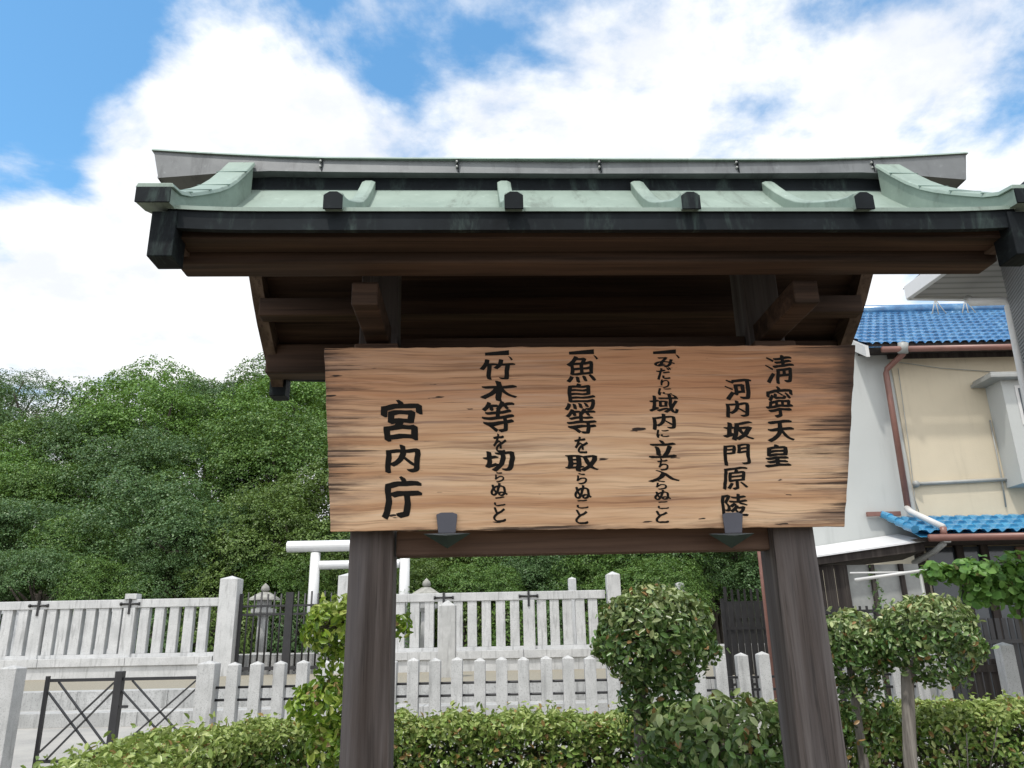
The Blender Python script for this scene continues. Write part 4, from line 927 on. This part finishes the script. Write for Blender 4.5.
# ground floor front under the lower roof: posts and dark openings
b = MB()
for px in (920, 960, 985): v = hp(px, 560, -.05); b.box(v[0] - .06, v[0] + .06, -.10, -.003, 0, lz0 - .101)
b.build('door_post', M['dark_boards'], house)
b = MB(); v = hp(928, 560, -.02); b.box(v[0], Xr - hx, -.04, -.0025, 0, lz0 - .12); b.build('shopfront', M['glass'], house)
b = MB(); v = hp(1016, 560, -.02); b.box(v[0], v[0] + .6, -.09, -.045, 0, lz0 - .14); b.build('wood_panel', M['tie_wood'], house)

# lean-to shed with white flashing below the white wall
sx0 = at(806, 560, HY - .6).x; sx1 = at(922, 560, HY - .6).x
shed = empty('lean_to_shed', (sx0, HY - .6, 0), 'dark boarded lean-to shed with white edged sloping roof', 'shed')
za, zb_ = at(820, 556, HY - .75).z, at(916, 541, HY - .75).z
b = MB(); b.hexa([(-.1, -.2, za - .045), (sx1 - sx0, -.2, zb_ - .015), (sx1 - sx0, .62, zb_ + .17), (-.1, .62, za + .13), (-.1, -.2, za - .02), (sx1 - sx0, -.2, zb_ + .01), (sx1 - sx0, .62, zb_ + .2), (-.1, .62, za + .16)]); b.build('roof', M['white_metal'], shed)
def slabs(x0, x1, y, z0, z1, w, gap, name, m, parent, th=.02):
    b = MB(); x = x0
    while x < x1: b.box(x, min(x + w, x1), y - th / 2, y + th / 2, z0, z1); x += w + gap
    return b.build(name, m, parent)
b = MB(); b.hexa([(-.1, -.16, za - .15), (sx1 - sx0, -.16, zb_ - .15), (sx1 - sx0, .62, zb_ - .22), (-.1, .62, za - .22), (-.1, -.16, za - .05), (sx1 - sx0, -.16, zb_ - .02), (sx1 - sx0, .62, zb_ + .16), (-.1, .62, za + .12)]); b.build('roof_frame', M['dark_boards'], shed)
slabs(-.1, .55, 0, 0, za - .13, .16, .012, 'board_wall', M['dark_boards'], shed)
b = MB(); b.box(.56, sx1 - sx0 - .05, .05, .08, 0, za - .13); b.build('panel_wall', M['grey_metal'], shed)
b = MB()
for x in (.58, 1.0, 1.45): b.box(x - .03, x + .03, -.02, .045, 0, za - .13)
b.build('frame_post', M['dark_boards'], shed)

# ------------------------------------------------------------------ fences at right
def slat_fence(name, xa, xb, Y, z1, label, w=.05, gap=.045, m='black_iron', post=1.2, rails=(.25, .75)):
    e = empty(name, (xa, Y, 0), label, 'fence'); slabs(0, xb - xa, 0, .06, z1, w, gap, 'slats', M[m], e, .018)
    for k in rails: b = MB(); b.box(0, xb - xa, -.045, -.010, z1 * k - .025, z1 * k + .025); b.build('rail', M[m], e)
    n = max(1, int((xb - xa) / post))
    for i in range(n + 1): b = MB(); x = (xb - xa) * i / n; b.box(x - .035, x + .035, -.075, -.046, 0, z1 + .06); b.build('post', M[m], e)
    return e
Yf = 14.2
slat_fence('slat_fence', at(723, 620, 17).x, at(800, 620, 17).x, 17, at(750, 601, 17).z, 'dark slatted fence panel beyond the picket fence, left of the right post', .085, .05, 'black_iron', 1.6)
slat_fence('slat_fence', at(727, 620, 19).x, at(800, 620, 19).x, 19, at(750, 589, 19).z, 'taller open paling fence showing above the dark panel', .05, .10, 'black_iron', 1.5)
slat_fence('slat_fence', at(812, 620, 11.8).x, at(905, 620, 11.8).x, 11.8, at(860, 606, 11.8).z, 'black railing fence in front of the lean-to shed', .03, .07, 'black_iron', 1.5, (.5, .96))
slat_fence('slat_fence', at(935, 620, 11.2).x, at(1060, 620, 11.2).x, 11.2, at(1000, 618, 11.2).z, 'black slatted fence under the vine at the right edge', .06, .03, 'black_iron', 1.0, (.2, .82))
b = MB(); o = None
pole = MB(); q0, q1 = at(761, 556, 15.5), at(761, 556, 15.5); pole.tube([(0, 0, 0), (0, 0, q0.z + 2)], .05, 10); o = pole.build('pole', M['brown_pvc']); o.location = (at(763, 580, 15.5).x, 15.5, 0); tag(o, 'slim reddish brown pole standing just left of the right post', 'pole')
# gate post and little brown gate at right
gp = tag(pick(0, 0, .15, at(1003, 642, 9.4).z, name='gate_post'), 'tilted concrete post beside the small brown gate at right', 'post'); gp.location = (at(1008, 670, 9.4).x, 9.4, 0)
lg = empty('small_gate', (at(968, 680, 9.6).x, 9.6, 0), 'small dark brown slatted gate left of the concrete post', 'gate'); w_ = at(1001, 680, 9.6).x - at(968, 680, 9.6).x
slabs(0, w_, 0, .2, at(990, 659, 9.6).z, .07, .025, 'slats', M['dark_boards'], lg)
zt = at(990, 659, 9.6).z
for z in (.35, zt - .1): b = MB(); b.box(-.02, w_ + .03, -.04, -.012, z - .04, z + .04); b.build('rail', M['dark_boards'], lg)
# vine on white poles
VY = 9.0
vp = [at(855, 580, VY), at(920, 571, VY), at(1040, 562, VY)]
o = MB(); o.tube([v - vp[0] for v in vp], .018, 8); o.tube([at(850, 573, VY + .2) - vp[0], at(925, 572, VY + .1) - vp[0]], .010, 8)
pl = o.build('laundry_pole', M['white_plastic']); pl.location = vp[0]; tag(pl, 'thin white horizontal pole carrying the vine at right', 'pole')
o = MB(); o.tube([(0, 0, 0), (0, 0, vp[2].z)], .03, 8); st = o.build('pole_stand', M['grey_metal']); st.location = (at(1030, 600, VY).x, VY, 0); tag(st, 'grey upright holding the vine pole at the right edge', 'pole')
o = MB(); o.tube([(0, 0, 0), (0, 0, vp[1].z)], .02, 8); st = o.build('pole_stand', M['grey_metal']); st.location = (vp[1].x, VY, 0); tag(st, 'slim grey upright under the leafy middle of the white pole', 'pole')
r = np.random.default_rng(77); cs = []; ns = []
e = empty('climbing_vine', (at(970, 600, VY).x, VY, 0), 'bright green large leaved vine sprawling over the white pole', 'vine')
for (px, py, a, c, k) in [(940, 572, .26, .10, 260), (975, 572, .34, .16, 520), (1005, 580, .36, .26, 900), (1035, 585, .40, .32, 900), (985, 590, .24, .16, 300), (1065, 590, .3, .3, 400)]:
    q = at(px, py, VY); d = sph(r, k); k = int(k * .55); d = d[:k]; rad = r.uniform(.2, 1.25, k) ** .7 * (1 + .25 * np.sin(d[:, 0] * 7 + px)); cs.append(d * rad[:, None] * np.array([a, .22, c * .95]) + np.array(q)); ns.append(d * .6 + np.array([0, -.5, .6]))
cs = np.concatenate(cs) - np.array(e.location)
leaf_mesh('foliage', cs, np.concatenate(ns), .10, M['leaf_vine'], e, r.uniform(0, .6, len(cs)), aspect=.8, seed=5, tilt=.7, droop=.8)
b = MB(); b.tube([(.6, 0, 0), (.55, .05, 1.0), (.5, 0, vp[2].z)], [.03, .025, .015], 8); b.tube([(.5, 0, vp[2].z), (0, .02, vp[1].z + .04), (-.5, 0, vp[1].z)], [.015, .01, .005], 6); b.build('stem', M['bark'], e)
# small pale shrub by the shed
q = at(879, 590, 11.2); bush('shrub', q.x, 11.2, 0, .28, .28, q.z + .06, 'small grey green potted shrub in front of the shed', M['leaf_wood'][1], 90, 900, .06, 'shrubs by the sheds')

# ------------------------------------------------------------------ neighbouring house corner at the right
zs = at(908, 297, 8.2).z; A = at(908, 297.5, 8.2)
nb = empty('neighbour_house', (A.x + 1.0, A.y - .5, 0), 'near house corner with white boxed eave and ribbed grey shutter at right', 'house'); nl = Vector(nb.location)
pts = [atz(908, 297.5, zs), atz(1120, 301, zs), atz(1180, 215, zs), atz(1010, 225, zs)]
m, t, b_ = mat('soffit_white', .7); wv = N(t, 'ShaderNodeTexWave'); wv.bands_direction = 'Y'; wv.inputs['Scale'].default_value = 2.2; wv.inputs['Distortion'].default_value = 0
t.links.new(coords(t), wv.inputs['Vector']); t.links.new(ramp(t, wv.outputs['Fac'], [(0, (.16, .16, .155)), (.10, (.27, .27, .26)), (1, (.32, .32, .31))]), b_.inputs['Base Color']); M['soffit'] = m
b = MB(); lo = [p_ - nl for p_ in pts]
b.hexa([lo[3], lo[2], lo[1], lo[0]] + [p_ + Vector((0, 0, .05)) for p_ in (lo[3], lo[2], lo[1], lo[0])]); b.build('soffit', M['soffit'], nb)
b = MB()
for a_, c_ in ((0, 1), (0, 3)):
    d = (lo[c_] - lo[a_]); b.beam(lo[a_] + Vector((0, 0, .055)), lo[c_] + Vector((0, 0, .055)), .06, .16)
b.build('fascia', M['white_metal'], nb, .004)
top = [p_ + Vector((0, 0, .141)) for p_ in lo]; cen = sum(top, Vector()) / 4 + Vector((0, 0, .9))
b = MB(); b.add([top[0] + (top[0] - cen) * .03, top[1], top[2], top[3], cen], [(0, 1, 4), (1, 2, 4), (2, 3, 4), (3, 0, 4)]); b.build('roof', M['copper_dark'], nb)
wa = atz(1008, 262, zs); wb = atz(1075, 275, zs); wc = atz(1030, 225, zs) ; wd_ = atz(1100, 230, zs)
b = MB(); q4 = [wa - nl, wb - nl, wd_ - nl, wc - nl]
b.hexa([Vector((q4[3].x, q4[3].y, 0)), Vector((q4[2].x, q4[2].y, 0)), Vector((q4[1].x, q4[1].y, 0)), Vector((q4[0].x, q4[0].y, 0)), q4[3] - Vector((0, 0, .01)), q4[2] - Vector((0, 0, .01)), q4[1] - Vector((0, 0, .01)), q4[0] - Vector((0, 0, .01))]); b.build('wall', M['stucco_white'], nb)
# ribbed shutter box on that wall
m, t, b_ = mat('shutter_grey', .5); b_.inputs['Base Color'].default_value = (.12, .125, .13, 1); M['shutter'] = m
d = (q4[1] - q4[0]).normalized(); d2 = (q4[3] - q4[0]).normalized(); b = MB(); nrm_ = Vector((0, 0, 1))
out_ = Vector((d.y, -d.x, 0)); out_ = out_ if out_.y > 0 else -out_
for k in range(44):
    z = zs - .03 - k * .035
    a_ = q4[0] - d2 * .06 - d * .06; b.beam(Vector((a_.x, a_.y, z)), Vector((a_.x, a_.y, z)) + d2 * .75, .05, .026); b.beam(Vector((a_.x, a_.y, z)), Vector((a_.x, a_.y, z)) + d * .75, .05, .026)
b.build('shutter', M['shutter'], nb)
ds = [at(968, 299, 8.0), at(972, 302, 7.8), at(1006, 301, 7.6), at(1009, 306, 7.6), at(1026, 392, 7.6), at(1075, 640, 7.6)]
b = MB(); b.tube([v - nl for v in ds], .045, 12); b.build('downpipe', M['white_plastic'], nb)
# wire bird guards / aerial stays on the far ridge
for px, lb in ((935, 'left wire tripod standing on the blue roof'), (965, 'right wire tripod standing on the blue roof')):
    q = at(px, 299, YR - .4); b = MB()
    for dx, py in ((-3, 315), (4, 316), (12, 315)): p2 = at(px + dx, py, YR - .5); b.tube([(0, 0, 0), p2 - q], .012, 6)
    o = b.build('wire_stay', M['grey_metal']); o.location = q; tag(o, lb, 'wire stay', 'wire stays on the blue roof')
